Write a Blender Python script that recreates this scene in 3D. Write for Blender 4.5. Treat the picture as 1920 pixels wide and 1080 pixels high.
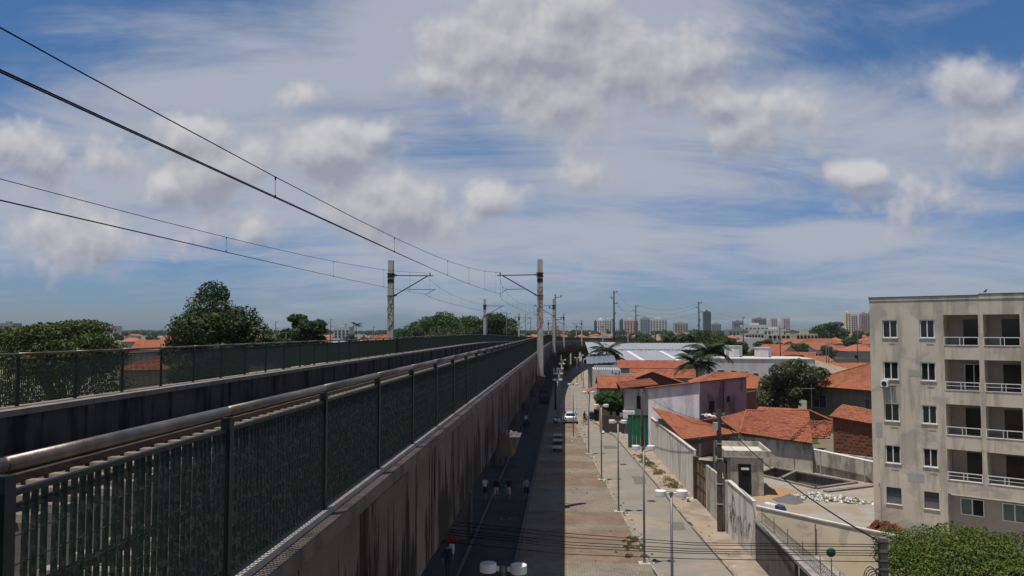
import bpy, math, random
import numpy as np
from mathutils import Vector, Matrix
for o in list(bpy.data.objects): bpy.data.objects.remove(o)
R = math.radians
rnd = random.Random(7)
S = bpy.context.scene
COL = S.collection
# ------------------------------------------------------------------ camera
F = 1490.0; H = 12.2
YAW = math.atan(100 / F); PIT = math.atan(79 / F)
cam = bpy.data.cameras.new('camera'); cam.lens = 36 * F / 1920; cam.sensor_width = 36
cam.clip_start = 0.1; cam.clip_end = 30000
co = bpy.data.objects.new('camera', cam); COL.objects.link(co)
co.location = (0, 0, H); co.rotation_euler = (math.pi / 2 + PIT, 0, YAW)
S.camera = co
S.render.resolution_x = 1024; S.render.resolution_y = 576
S.view_settings.view_transform = 'Standard'; S.view_settings.look = 'None'
S.view_settings.exposure = 0.0; S.view_settings.gamma = 1.0; S.view_settings.use_curve_mapping = False
# sun: lamp shadows in the street fall (1.07, 0.90) for 6.1 m of height
SUNV = Vector((-1.07, -0.90, 6.1)).normalized()
SUN_EL = math.asin(SUNV.z); SUN_AZ = math.atan2(SUNV.x, SUNV.y)
sl = bpy.data.lights.new('sun', 'SUN'); sl.energy = 5.0; sl.angle = R(0.53); sl.color = (1.0, 0.95, 0.87)
so = bpy.data.objects.new('sun', sl); COL.objects.link(so)
so.rotation_euler = SUNV.to_track_quat('Z', 'Y').to_euler(); so.location = (-20, -20, 80)

# ------------------------------------------------------------------ world: sky and clouds by direction
class NT:
    """small node-tree writer"""
    def __init__(s, t): s.t = t
    def n(s, typ, **kw):
        nd = s.t.nodes.new(typ)
        for k, v in kw.items(): setattr(nd, k, v)
        return nd
    def put(s, sock, v):
        if isinstance(v, bpy.types.NodeSocket): s.t.links.new(v, sock)
        elif v is not None: sock.default_value = v
    def m(s, op, a, b=None, c=None, clamp=False):
        nd = s.n('ShaderNodeMath', operation=op, use_clamp=clamp)
        for i, v in enumerate((a, b, c)): s.put(nd.inputs[i], v)
        return nd.outputs[0]
    def v(s, op, a, b=None, sc=None):
        nd = s.n('ShaderNodeVectorMath', operation=op)
        s.put(nd.inputs[0], a)
        if b is not None: s.put(nd.inputs[1], b)
        if sc is not None: s.put(nd.inputs['Scale'], sc)
        return nd.outputs['Value'] if op in ('LENGTH', 'DOT_PRODUCT', 'DISTANCE') else nd.outputs[0]
    def noise(s, vec, scale, detail=4, rough=.5, dist=0.0, col=False):
        nd = s.n('ShaderNodeTexNoise'); s.put(nd.inputs['Vector'], vec)
        nd.inputs['Scale'].default_value = scale; nd.inputs['Detail'].default_value = detail
        nd.inputs['Roughness'].default_value = rough; nd.inputs['Distortion'].default_value = dist
        return nd.outputs['Color' if col else 'Fac']
    def mr(s, v, a, b, c=0.0, d=1.0, smooth=False):
        nd = s.n('ShaderNodeMapRange'); nd.interpolation_type = 'SMOOTHSTEP' if smooth else 'LINEAR'
        for i, x in enumerate((v, a, b, c, d)): s.put(nd.inputs[i], x)
        return nd.outputs[0]
    def mix(s, f, a, b, mode='MIX'):
        nd = s.n('ShaderNodeMix', data_type='RGBA', blend_type=mode)
        s.put(nd.inputs[0], f)
        for i, x in ((6, a), (7, b)):
            s.put(nd.inputs[i], tuple(x) + (1,) if isinstance(x, (tuple, list)) and len(x) == 3 else x)
        return nd.outputs[2]
    def comb(s, x, y, z=0.0):
        nd = s.n('ShaderNodeCombineXYZ')
        for i, q in enumerate((x, y, z)): s.put(nd.inputs[i], q)
        return nd.outputs[0]
    def sep(s, v):
        nd = s.n('ShaderNodeSeparateXYZ'); s.put(nd.inputs[0], v); return nd.outputs

def ray(px, py):
    """direction of a photograph pixel (1920 x 1080) in the world"""
    x = (px - 960) / F; y = (540 - py) / F
    f = Vector((-math.sin(YAW) * math.cos(PIT), math.cos(YAW) * math.cos(PIT), math.sin(PIT)))
    r = Vector((math.cos(YAW), math.sin(YAW), 0)); u = r.cross(f)
    return f + r * x + u * y
def G(px, py, z=0.0):
    """the point at height z that the photograph shows at this pixel"""
    d = ray(px, py); t = (z - H) / d.z
    return Vector((d.x * t, d.y * t, z))
def at(px, py, Y):
    d = ray(px, py); t = Y / d.y
    return Vector((d.x * t, Y, H + d.z * t))

W = bpy.data.worlds.new('World'); S.world = W; W.use_nodes = True
wt = W.node_tree; wt.nodes.clear(); N = NT(wt)
def cloud_group(name, blobs, nscale, detail, amp, asp, rough=.6, puff=0.0):
    g = bpy.data.node_groups.new(name, 'ShaderNodeTree')
    g.interface.new_socket('P', in_out='INPUT', socket_type='NodeSocketVector')
    g.interface.new_socket('F', in_out='OUTPUT', socket_type='NodeSocketFloat')
    q = NT(g); gi = q.n('NodeGroupInput'); go = q.n('NodeGroupOutput')
    P = gi.outputs[0]
    acc = None
    Q = q.v('MULTIPLY', P, (1, asp, 0))
    for (px, py, rx, ry, h) in blobs:
        d = ray(px, py); r = math.sqrt(rx * ry * asp) * 1.22
        f = q.m('MULTIPLY_ADD', q.v('DISTANCE', Q, (d.x / d.y, asp * d.z / d.y, 0)), -h * F / r, h)
        acc = f if acc is None else q.m('MAXIMUM', acc, f)
    acc = q.m('MAXIMUM', acc, -0.7)
    n = q.noise(P, nscale, detail, rough, .25)
    f = q.m('MULTIPLY_ADD', n, amp, acc)
    f = q.m('SUBTRACT', f, amp * .47)
    if puff:
        wp = q.v('ADD', P, q.v('SCALE', q.comb(n, n, 0.0), sc=.03))
        vo = q.n('ShaderNodeTexVoronoi'); vo.voronoi_dimensions = '2D'; vo.feature = 'F1'; vo.normalize = True
        q.put(vo.inputs['Vector'], wp); vo.inputs['Scale'].default_value = 17.0; vo.inputs['Detail'].default_value = 2.0; vo.inputs['Roughness'].default_value = .55; vo.inputs['Lacunarity'].default_value = 2.3
        f = q.m('MULTIPLY_ADD', vo.outputs['Distance'], -puff, f); f = q.m('ADD', f, puff * .30)
    g.links.new(f, go.inputs[0])
    return g
tc = N.n('ShaderNodeTexCoord'); dvec = tc.outputs['Generated']
dx, dy, dz = N.sep(dvec)
dyc = N.m('MAXIMUM', dy, 0.12)
P2 = N.comb(N.m('DIVIDE', dx, dyc), N.m('DIVIDE', dz, dyc), 0.0)
CUM = [(1010, 95, 190, 120, 1.0), (1190, 125, 170, 100, .9), (1080, 185, 190, 55, .7), (1045, 30, 120, 60, .9), (1290, 110, 80, 70, .6),
       (815, 142, 75, 34, .8), (565, 180, 50, 20, .5),
       (350, 260, 90, 55, 1.0), (390, 320, 130, 60, .9), (300, 345, 120, 45, .7),
       (640, 283, 150, 50, .85), (690, 255, 50, 30, .8),
       (740, 385, 140, 58, .9), (700, 355, 60, 34, .8), (640, 400, 60, 30, .5), (920, 377, 75, 34, .9),
       (140, 445, 170, 45, .75), (60, 290, 110, 50, .6), (200, 300, 80, 40, .5), (470, 420, 120, 50, .55),
       (1352, 195, 44, 48, .9), (1370, 245, 130, 45, .7), (1470, 200, 50, 50, .4),
       (1618, 332, 55, 28, .9), (1690, 378, 170, 26, .55), (1850, 170, 110, 50, .65), (1890, 250, 80, 70, .7), (1105, 325, 45, 30, .45),
       (2100, 150, 200, 90, .9), (-180, 380, 190, 70, .9), (900, -200, 240, 120, .9), (1700, -260, 260, 120, .8), (200, -220, 260, 110, .8), (2350, 380, 230, 60, .8)]
gc = cloud_group('cumulus_field', CUM, 7.0, 6, 1.9, 1.7, .55, .95)
def field(P, grp):
    nd = N.n('ShaderNodeGroup'); nd.node_tree = grp; wt.links.new(P, nd.inputs[0]); return nd.outputs[0]
front = N.mr(dy, 0.12, 0.3, smooth=True)
F0 = field(P2, gc)
F1 = field(N.v('ADD', P2, (-0.008, 0.020, 0)), gc)
# clouds all round the sky, so that it goes on outside the frame
P3 = N.v('MULTIPLY', dvec, (1, 1, 1.6))
ga = N.m('SUBTRACT', N.noise(P3, 3.2, 5, .58, .2), 0.55)
gb = N.m('SUBTRACT', ga, N.mr(ga, .0, .2, -.08, .08))
back = N.m('SUBTRACT', 1.0, front)
Fc0 = N.m('ADD', N.m('MULTIPLY', F0, front), N.m('MULTIPLY', N.m('MULTIPLY', ga, 2.5), back))
Fc1 = N.m('ADD', N.m('MULTIPLY', F1, front), N.m('MULTIPLY', N.m('MULTIPLY', gb, 2.5), back))
cum = N.mr(Fc0, -0.07, 0.52, smooth=True)
lit = N.m('ADD', N.m('MULTIPLY', N.m('SUBTRACT', Fc0, Fc1), 0.80), 0.50, clamp=True)
thick = N.mr(Fc1, 0.1, 1.0)
lit = N.m('SUBTRACT', lit, N.m('MULTIPLY', thick, .26), clamp=True)
# high cloud: streaks on a flat layer seen in perspective
dzc = N.m('ADD', N.m('MAXIMUM', dz, 0.0), 0.17)
lay = N.comb(N.m('DIVIDE', dx, dzc), N.m('DIVIDE', dy, dzc), 0.0)
mp = N.n('ShaderNodeMapping'); wt.links.new(lay, mp.inputs['Vector'])
mp.inputs['Rotation'].default_value = (0, 0, R(-32)); mp.inputs['Scale'].default_value = (0.55, 1.1, 1)
c1 = N.noise(mp.outputs[0], 1.5, 9, .66, .8)
c2 = N.noise(lay, 0.45, 2, .5, .4)
c3 = N.noise(lay, 3.2, 3, .6, .6)
SHEET = [(380, 330, 420, 90, .75), (150, 420, 330, 60, .6), (900, 60, 520, 110, .9), (560, 90, 260, 60, .55), (1180, 300, 420, 90, .7), (1500, 215, 260, 70, .6), (800, 330, 600, 60, .55), (330, 170, 300, 40, .5), (1560, 455, 170, 36, 1.1),
         (1750, 520, 300, 60, .5), (1750, 300, 250, 60, .4), (1000, 460, 700, 40, .45), (150, 260, 260, 70, .4)]
gs = cloud_group('sheet_field', SHEET, 3.0, 3, .9, 4.0, .5)
Fs = N.m('MULTIPLY', field(P2, gs), front)
cir = N.m('ADD', N.m('MULTIPLY', c1, 1.15), N.m('MULTIPLY', c2, .45))
cir = N.m('ADD', cir, N.m('MULTIPLY', c3, .22))
cir = N.m('ADD', cir, N.m('MULTIPLY', Fs, .5))
cir = N.mr(cir, 0.63, 1.17, 0.04, 0.93, smooth=True)
cir = N.m('MULTIPLY', cir, N.mr(dz, 0.0, 0.10, 0.55, 1.0, smooth=True))
sky = N.n('ShaderNodeTexSky'); sky.sky_type = 'NISHITA'; sky.sun_disc = False
sky.sun_elevation = SUN_EL; sky.sun_rotation = SUN_AZ; sky.air_density = 1.0; sky.dust_density = 0.6; sky.ozone_density = 2.2
hs = N.n('ShaderNodeHueSaturation'); wt.links.new(sky.outputs[0], hs.inputs['Color'])
hs.inputs['Saturation'].default_value = 1.12; hs.inputs['Value'].default_value = 0.62
tint = N.mix(N.mr(dz, 0.0, 0.33, smooth=True), (0.74, 1.02, 1.62), (0.72, 1.22, 1.62))
base = N.mix(1.0, hs.outputs[0], tint, 'MULTIPLY')
CIRC = (5.0, 5.35, 6.25)
base = N.mix(cir, base, CIRC)
cumc = N.mix(lit, (3.7, 3.75, 4.4), (8.0, 7.8, 7.9))
base = N.mix(N.m('MULTIPLY', cum, N.mr(dz, 0.0, 0.08, .2, .80)), base, cumc)
bg = N.n('ShaderNodeBackground'); bg.inputs['Strength'].default_value = 0.081
wt.links.new(base, bg.inputs['Color'])
wo = N.n('ShaderNodeOutputWorld'); wt.links.new(bg.outputs[0], wo.inputs['Surface'])
W.cycles.sampling_method = 'NONE'

# ------------------------------------------------------------------ materials (procedural)
MATS = {}
def mat(name, col, rough=.85, col2=None, nscale=3.0, detail=5, bump=0.0, bscale=20.0, metal=0.0, spec=.3,
        streak=None, streak_amt=0.0, streak_scale=(5, 5, .35), patch=None, patch_amt=0.0, patch_scale=.4, objrand=0.0, coord='pos', emit=None):
    if name in MATS: return MATS[name]
    m = bpy.data.materials.new(name); m.use_nodes = True; t = m.node_tree
    bs = t.nodes['Principled BSDF']; q = NT(t)
    if coord == 'pos': P = q.n('ShaderNodeNewGeometry').outputs['Position']
    else: P = q.n('ShaderNodeTexCoord').outputs['Object']
    c2 = col2 or tuple(x * .72 for x in col)
    f = q.mr(q.noise(P, nscale, detail, .6), .3, .7)
    c = q.mix(f, col, c2)
    if patch:
        g = q.mr(q.noise(P, patch_scale, 6, .62, .6), .5, .62, 0, patch_amt, smooth=True)
        c = q.mix(g, c, patch)
    if streak:
        v = q.v('MULTIPLY', P, streak_scale)
        if objrand:
            oi = q.n('ShaderNodeObjectInfo'); v = q.v('ADD', v, q.comb(q.m('MULTIPLY', oi.outputs['Random'], 40.0), 0.0, 0.0))
        g = q.mr(q.noise(v, 1.0, 6, .62, .2), .47, .62, 0, streak_amt, smooth=True)
        c = q.mix(g, c, streak)
    if objrand:
        oi = q.n('ShaderNodeObjectInfo')
        c = q.mix(1.0, c, q.mix(oi.outputs['Random'], (1 - objrand,) * 3, (1 + objrand,) * 3), 'MULTIPLY')
    q.put(bs.inputs['Base Color'], c)
    bs.inputs['Roughness'].default_value = rough; bs.inputs['Metallic'].default_value = metal
    bs.inputs['Specular IOR Level'].default_value = spec
    if bump:
        b = q.n('ShaderNodeBump'); b.inputs['Strength'].default_value = 1.0; b.inputs['Distance'].default_value = bump
        q.put(b.inputs['Height'], q.noise(P, bscale, 5, .6)); q.put(bs.inputs['Normal'], b.outputs[0])
    MATS[name] = m; return m

def leafmat(name, c1, c2, c3, scale=.8):
    if name in MATS: return MATS[name]
    m = bpy.data.materials.new(name); m.use_nodes = True; t = m.node_tree; q = NT(t)
    bs = t.nodes['Principled BSDF']; g = q.n('ShaderNodeNewGeometry')
    f = q.mr(q.noise(g.outputs['Position'], scale, 3, .6), .35, .65)
    c = q.mix(f, c1, c2)
    c = q.mix(q.mr(g.outputs['Random Per Island'], .55, 1.0, 0, .8), c, c3)
    q.put(bs.inputs['Base Color'], c); bs.inputs['Roughness'].default_value = .6; bs.inputs['Specular IOR Level'].default_value = .25
    tr = q.n('ShaderNodeBsdfTranslucent'); q.put(tr.inputs['Color'], c)
    mx = q.n('ShaderNodeMixShader'); mx.inputs[0].default_value = .22
    t.links.new(bs.outputs[0], mx.inputs[1]); t.links.new(tr.outputs[0], mx.inputs[2])
    t.links.new(mx.outputs[0], t.nodes['Material Output'].inputs['Surface'])
    MATS[name] = m; return m

def pavermat(name, c1, c2, mortar, sx, sy):
    m = bpy.data.materials.new(name); m.use_nodes = True; t = m.node_tree; q = NT(t); bs = t.nodes['Principled BSDF']
    P = q.n('ShaderNodeNewGeometry').outputs['Position']
    b = q.n('ShaderNodeTexBrick'); q.put(b.inputs['Vector'], P); b.inputs['Scale'].default_value = 1.0
    b.inputs['Brick Width'].default_value = sx; b.inputs['Row Height'].default_value = sy; b.inputs['Mortar Size'].default_value = .012
    b.inputs['Color1'].default_value = c1 + (1,); b.inputs['Color2'].default_value = c2 + (1,); b.inputs['Mortar'].default_value = mortar + (1,)
    n = q.mr(q.noise(P, .5, 6, .65), .3, .7, .72, 1.18)
    n2 = q.mr(q.noise(P, 3.5, 5, .65), .3, .7, .86, 1.12)
    c = q.mix(1.0, b.outputs['Color'], q.comb(q.m('MULTIPLY', n, n2), q.m('MULTIPLY', n, n2), q.m('MULTIPLY', n, n2)), 'MULTIPLY')
    q.put(bs.inputs['Base Color'], c); bs.inputs['Roughness'].default_value = .9; bs.inputs['Specular IOR Level'].default_value = .2
    bp = q.n('ShaderNodeBump'); bp.inputs['Distance'].default_value = .012; q.put(bp.inputs['Height'], q.m('SUBTRACT', 1.0, b.outputs['Fac'])); q.put(bs.inputs['Normal'], bp.outputs[0])
    MATS[name] = m; return m

CONC0 = mat('plain_viaduct_concrete', (.165, .135, .115), .9, (.11, .088, .074), 1.2, 6, .004, 30, streak=(.016, .013, .011), streak_amt=.95, streak_scale=(2.2, 2.2, .22), objrand=.10)
def moldmat():
    m = bpy.data.materials.new('viaduct_concrete'); m.use_nodes = True; t = m.node_tree; q = NT(t); bs = t.nodes['Principled BSDF']
    P = q.n('ShaderNodeNewGeometry').outputs['Position']; oi = q.n('ShaderNodeObjectInfo'); O = q.n('ShaderNodeTexCoord').outputs['Object']
    sh = q.comb(0.0, 0.0, q.m('MULTIPLY', oi.outputs['Random'], 9.0))
    c = q.mix(q.mr(q.noise(P, 1.4, 5, .6), .35, .65), (.150, .118, .096), (.095, .076, .064))
    fine = q.noise(q.v('ADD', q.v('MULTIPLY', P, (9, 9, .55)), sh), 1.0, 5, .68)
    mid = q.noise(q.v('ADD', q.v('MULTIPLY', P, (1.6, 1.6, .45)), sh), 1.0, 4, .6)
    z = q.sep(O)[2]
    up = q.mr(z, -1.1, -.05, .12, -.20)
    d = q.m('ADD', q.m('ADD', q.m('MULTIPLY', q.m('SUBTRACT', fine, .5), 1.3), q.m('MULTIPLY', q.m('SUBTRACT', mid, .5), 1.7)), up)
    g = q.mr(d, -.06, .10, 0, .96, smooth=True)
    c = q.mix(g, c, (.011, .010, .009))
    pale = q.mr(q.noise(q.v('ADD', q.v('MULTIPLY', P, (14, 14, .3)), sh), 1.0, 3, .6), .60, .72, 0, .55, smooth=True)
    c = q.mix(pale, c, (.17, .145, .122))
    c = q.mix(1.0, c, q.mix(oi.outputs['Random'], (.8, .8, .8), (1.15, 1.15, 1.15)), 'MULTIPLY')
    q.put(bs.inputs['Base Color'], c); bs.inputs['Roughness'].default_value = .92; bs.inputs['Specular IOR Level'].default_value = .15
    b = q.n('ShaderNodeBump'); b.inputs['Distance'].default_value = .006; q.put(b.inputs['Height'], q.noise(P, 22, 5, .6)); q.put(bs.inputs['Normal'], b.outputs[0])
    return m
CONC = moldmat()
COPE = mat('coping_concrete', (.225, .195, .165), .9, (.15, .13, .11), 2.5, 6, .003, 40, patch=(.09, .08, .07), patch_amt=.6, patch_scale=1.5)
DECKC = mat('deck_concrete', (.085, .073, .062), .9, (.042, .036, .031), 1.0, 6, .003, 30, streak=(.012, .011, .01), streak_amt=.9, streak_scale=(1.5, 1.5, .3))
BALL = mat('ballast', (.040, .034, .028), .95, (.02, .017, .014), 9, 6, .03, 14)
SLEEP = mat('sleeper_concrete', (.26, .21, .16), .9, (.10, .082, .064), 3, 5)
RAILM = mat('rail_steel', (.12, .09, .075), .45, (.07, .05, .04), 6, 4, metal=.7)
GREEN = mat('fence_green_paint', (.012, .027, .021), .5, (.005, .012, .010), 25, 4, .001, 90, spec=.4, patch=(.07, .068, .055), patch_amt=.55, patch_scale=28)
POSTG = mat('fence_post_paint', (.006, .018, .014), .5, (.003, .008, .007), 12, 4, spec=.4)
GALV = mat('handrail_steel', (.20, .18, .165), .42, (.10, .075, .06), 5, 6, .0012, 60, metal=.75, patch=(.13, .075, .045), patch_amt=.6, patch_scale=1.3)
POLEC = mat('pole_concrete', (.44, .42, .39), .85, (.33, .31, .28), 2.0, 6, .002, 30, streak=(.2, .18, .16), streak_amt=.5, streak_scale=(6, 6, .5))
BAND = mat('dark_clamp_steel', (.045, .042, .042), .5, (.03, .028, .028), 10, 3, metal=.4)
WIRE = mat('wire_black', (.010, .010, .011), .9, (.007, .007, .008), 5, 2, spec=.04)
SPRAYR = mat('spray_red', (.38, .07, .06), .7); SPRAYK = mat('spray_black', (.018, .018, .02), .7)
EARTH = mat('dry_earth', (.17, .145, .105), .95, (.10, .095, .055), .05, 8, .01, 5, patch=(.05, .065, .025), patch_amt=.8, patch_scale=.03)
ASPH = mat('street_concrete', (.215, .192, .158), .92, (.168, .15, .122), .45, 8, .004, 60, patch=(.27, .21, .155), patch_amt=.75, patch_scale=.22)
DIRTY = mat('sandy_pavement', (.31, .245, .18), .95, (.235, .185, .138), 1.3, 7, .01, 25, patch=(.15, .13, .10), patch_amt=.7, patch_scale=.5)
KERB = mat('kerb_stone', (.30, .265, .22), .9, (.16, .14, .11), 2.0, 5, .006, 20)
UNDER = mat('shade_toned_concrete', (.055, .052, .050), .9, (.032, .031, .030), .8, 7, .004, 40, patch=(.03, .028, .026), patch_amt=.8, patch_scale=.35)  # concrete coloured darker to deepen the viaduct's shade on the path
LOTC = mat('lot_concrete', (.29, .265, .225), .95, (.215, .192, .16), .6, 8, .008, 20, patch=(.25, .185, .12), patch_amt=.8, patch_scale=.22)
PAVB = pavermat('brown_pavers', (.225, .155, .108), (.20, .14, .098), (.12, .092, .068), .21, .105)
PAVG = pavermat('grey_pavers', (.215, .185, .14), (.195, .168, .128), (.095, .08, .06), .30, .22)
PAVD = pavermat('under_pavers', (.10, .09, .085), (.09, .082, .078), (.05, .045, .042), .21, .105)

# ------------------------------------------------------------------ mesh helpers
class MB:
    def __init__(s): s.v = []; s.f = []; s.mi = []; s.cur = 0
    def quad(s, *p):
        i = len(s.v); s.v += [tuple(q) for q in p]; s.f.append(tuple(range(i, i + len(p)))); s.mi.append(s.cur); return s
    def box(s, x0, x1, y0, y1, z0, z1):
        return s.hexa([(x0, y0, z0), (x1, y0, z0), (x1, y1, z0), (x0, y1, z0)], [(x0, y0, z1), (x1, y0, z1), (x1, y1, z1), (x0, y1, z1)])
    def hexa(s, b, t):
        i = len(s.v); n = len(b); s.v += [tuple(q) for q in b] + [tuple(q) for q in t]
        fs = [tuple(i + k for k in range(n))[::-1], tuple(i + n + k for k in range(n))]
        for k in range(n): fs.append((i + k, i + (k + 1) % n, i + n + (k + 1) % n, i + n + k))
        s.f += fs; s.mi += [s.cur] * len(fs); return s
    def prism(s, poly, z0, z1):
        zf0 = z0 if callable(z0) else (lambda p: z0); zf1 = z1 if callable(z1) else (lambda p: z1)
        return s.hexa([(p[0], p[1], zf0(p)) for p in poly], [(p[0], p[1], zf1(p)) for p in poly])
    def wall(s, a, b, th, z0, z1, z1b=None):
        """upright wall slab between two ground points"""
        a = Vector((a[0], a[1])); b = Vector((b[0], b[1])); d = (b - a).normalized(); n = Vector((-d.y, d.x)) * th / 2
        z1b = z1 if z1b is None else z1b
        return s.hexa([(a.x - n.x, a.y - n.y, z0), (b.x - n.x, b.y - n.y, z0), (b.x + n.x, b.y + n.y, z0), (a.x + n.x, a.y + n.y, z0)],
                      [(a.x - n.x, a.y - n.y, z1), (b.x - n.x, b.y - n.y, z1b), (b.x + n.x, b.y + n.y, z1b), (a.x + n.x, a.y + n.y, z1)])
    def tube(s, pts, r, n=6, r2=None, caps=True):
        pts = [Vector(p) for p in pts]; rings = []; N_ = len(pts)
        for k, p in enumerate(pts):
            d = (pts[min(k + 1, N_ - 1)] - pts[max(k - 1, 0)]).normalized()
            a = Vector((0, 0, 1)) if abs(d.z) < .9 else Vector((1, 0, 0))
            u = d.cross(a).normalized(); w = u.cross(d)
            if isinstance(r, (list, tuple)): rr = r[k]
            else: rr = r if r2 is None else r + (r2 - r) * k / max(1, N_ - 1)
            i = len(s.v)
            s.v += [tuple(p + (u * math.cos(2 * math.pi * j / n) + w * math.sin(2 * math.pi * j / n)) * rr) for j in range(n)]
            rings.append(i)
        for a, b in zip(rings, rings[1:]):
            for j in range(n): s.f.append((a + j, a + (j + 1) % n, b + (j + 1) % n, b + j)); s.mi.append(s.cur)
        if caps:
            s.f.append(tuple(rings[0] + j for j in range(n))[::-1]); s.f.append(tuple(rings[-1] + j for j in range(n))); s.mi += [s.cur] * 2
        return s
    def cyl(s, x, y, z0, z1, r, n=12, r2=None): return s.tube([(x, y, z0), (x, y, z1)], [r, r if r2 is None else r2], n)
    def grid(s, fn, nu, nv):
        i = len(s.v)
        for b in range(nv + 1):
            for a in range(nu + 1): s.v.append(tuple(fn(a / nu, b / nv)))
        for b in range(nv):
            for a in range(nu):
                k = i + b * (nu + 1) + a; s.f.append((k, k + 1, k + nu + 2, k + nu + 1)); s.mi.append(s.cur)
        return s
    def mesh(s, name, mats, smooth=False, off=None):
        me = bpy.data.meshes.new(name)
        v = s.v if off is None else [(a - off[0], b - off[1], c - off[2]) for a, b, c in s.v]
        me.from_pydata(v, [], s.f)
        for m in (mats if isinstance(mats, (list, tuple)) else [mats]): me.materials.append(m)
        if max(s.mi, default=0): me.polygons.foreach_set('material_index', s.mi)
        if smooth: me.polygons.foreach_set('use_smooth', [True] * len(me.polygons))
        me.update(); return me
    def build(s, name, mats, parent=None, smooth=False, world=False, kind=None, label=None):
        """link as one object; world=True: vertices are in world space (parent not rotated)"""
        off = parent.location if (world and parent) else None
        if world and parent and parent.parent: off = parent.location + parent.parent.location
        me = s.mesh(name, mats, smooth, off)
        return link(name, me, parent, kind=kind, label=label)
def link(name, me, parent=None, loc=None, rotz=None, kind=None, label=None):
    o = bpy.data.objects.new(name, me); COL.objects.link(o)
    if parent: o.parent = parent
    if loc is not None: o.location = loc
    if rotz is not None: o.rotation_euler = (0, 0, rotz)
    if kind: o['kind'] = kind
    if label: o['label'] = label
    return o
def thing(name, label, cat, loc=(0, 0, 0), rotz=0.0, group=None):
    o = bpy.data.objects.new(name, None); COL.objects.link(o); o.empty_display_size = .3
    o.location = loc; o.rotation_euler = (0, 0, rotz); o['label'] = label; o['category'] = cat
    if group: o['group'] = group
    return o
def tag(o, label, cat, group=None, kind=None):
    o['label'] = label; o['category'] = cat
    if group: o['group'] = group
    if kind: o['kind'] = kind
    return o
def struct(o): o['kind'] = 'structure'; return o
def dup(root, loc, rotz=0.0, label=None, group=None, scale=None):
    def cp(o, par):
        c = o.copy(); COL.objects.link(c); c.parent = par
        for ch in o.children: cp(ch, c)
        return c
    r = cp(root, None); r.location = loc; r.rotation_euler = (0, 0, rotz)
    if scale: r.scale = scale if isinstance(scale, (tuple, list)) else (scale,) * 3
    if label: r['label'] = label
    if group: r['group'] = group
    return r

# ------------------------------------------------------------------ ground, street, pavements
def sheet(name, poly, z, m, parent=None):
    b = MB(); b.quad(*[(p[0], p[1], z) for p in poly]); return b.build(name, m, parent)
POOL = [G(1418, 890).xy, G(1530, 917).xy, G(1606, 906).xy, G(1452, 878).xy]
from mathutils.geometry import tessellate_polygon
def holed(name, poly, hole, z, m):
    """flat sheet with one opening (the sunken pool)"""
    A_ = [Vector((p[0], p[1], 0)) for p in poly]; B2 = [Vector((p[0], p[1], 0)) for p in hole]
    b = MB(); b.v = [(p.x, p.y, z) for p in A_ + B2]
    for t in tessellate_polygon([A_, B2]):
        a, c, d = (Vector(b.v[i]) for i in t)
        if (c - a).cross(d - a).z < 0: t = t[::-1]
        b.f.append(tuple(t)); b.mi.append(0)
    return b.build(name, m)
rect = [(14, 60), (28, 60), (28, 78), (14, 78)]
b = MB()
for (x0, x1, y0, y1) in ((-9000, 14, -300, 14000), (28, 9000, -300, 14000), (14, 28, -300, 60), (14, 28, 78, 14000)): b.quad((x0, y0, -.03), (x1, y0, -.03), (x1, y1, -.03), (x0, y1, -.03))
i0 = len(b.v); A_ = [Vector((p[0], p[1], 0)) for p in rect]; B2 = [Vector((p[0], p[1], 0)) for p in POOL]
b.v += [(p.x, p.y, -.03) for p in A_ + B2]
for t in tessellate_polygon([A_, B2]): b.f.append(tuple(i0 + i for i in t)); b.mi.append(0)
struct(b.build('ground', EARTH))
kL = [(5.3, -15), (5.0, 20), (4.62, 40.4), (4.28, 43.5), (3.72, 54.2), (3.1, 65.4), (2.42, 78.9), (1.9, 92), (1.3, 104), (0.9, 130), (0.9, 213), (2.5, 262)]
kR = [(9.1, -15), (8.75, 25), (8.26, 40.8), (7.88, 47.4), (7.13, 62.6), (5.99, 84.1), (5.6, 92), (4.7, 100), (3.6, 106), (3.5, 115), (3.9, 150), (4.5, 226), (8.5, 262)]
swR = [(10.1, -15), (10.0, 25), (9.93, 43.2), (9.65, 48.5), (9.35, 58.5), (8.6, 82.4), (8.3, 91), (6.2, 97), (4.6, 106), (4.6, 115), (5.2, 150), (6.2, 226), (11, 262)]
struct(sheet('street', kL + kR[::-1], 0.004, ASPH))
# the street's far end bends under the viaduct
struct(sheet('far_street', [(2.5, 262), (8.5, 262), (16, 320), (26, 400), (18, 400), (9, 320)], 0.0, ASPH))
b = MB(); b.v = []
def strip(b, A, B, z0, z1):
    """raised slab between two polylines of equal length"""
    for (p, q, r_, s_) in zip(A, A[1:], B[1:], B):
        b.hexa([(p[0], p[1], z0), (s_[0], s_[1], z0), (r_[0], r_[1], z0), (q[0], q[1], z0)], [(p[0], p[1], z1), (s_[0], s_[1], z1), (r_[0], r_[1], z1), (q[0], q[1], z1)])
strip(b, [(x + .14, y) for x, y in kR], swR, -.02, .13)
sidewalk = struct(b.build('sidewalk', DIRTY))
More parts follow.
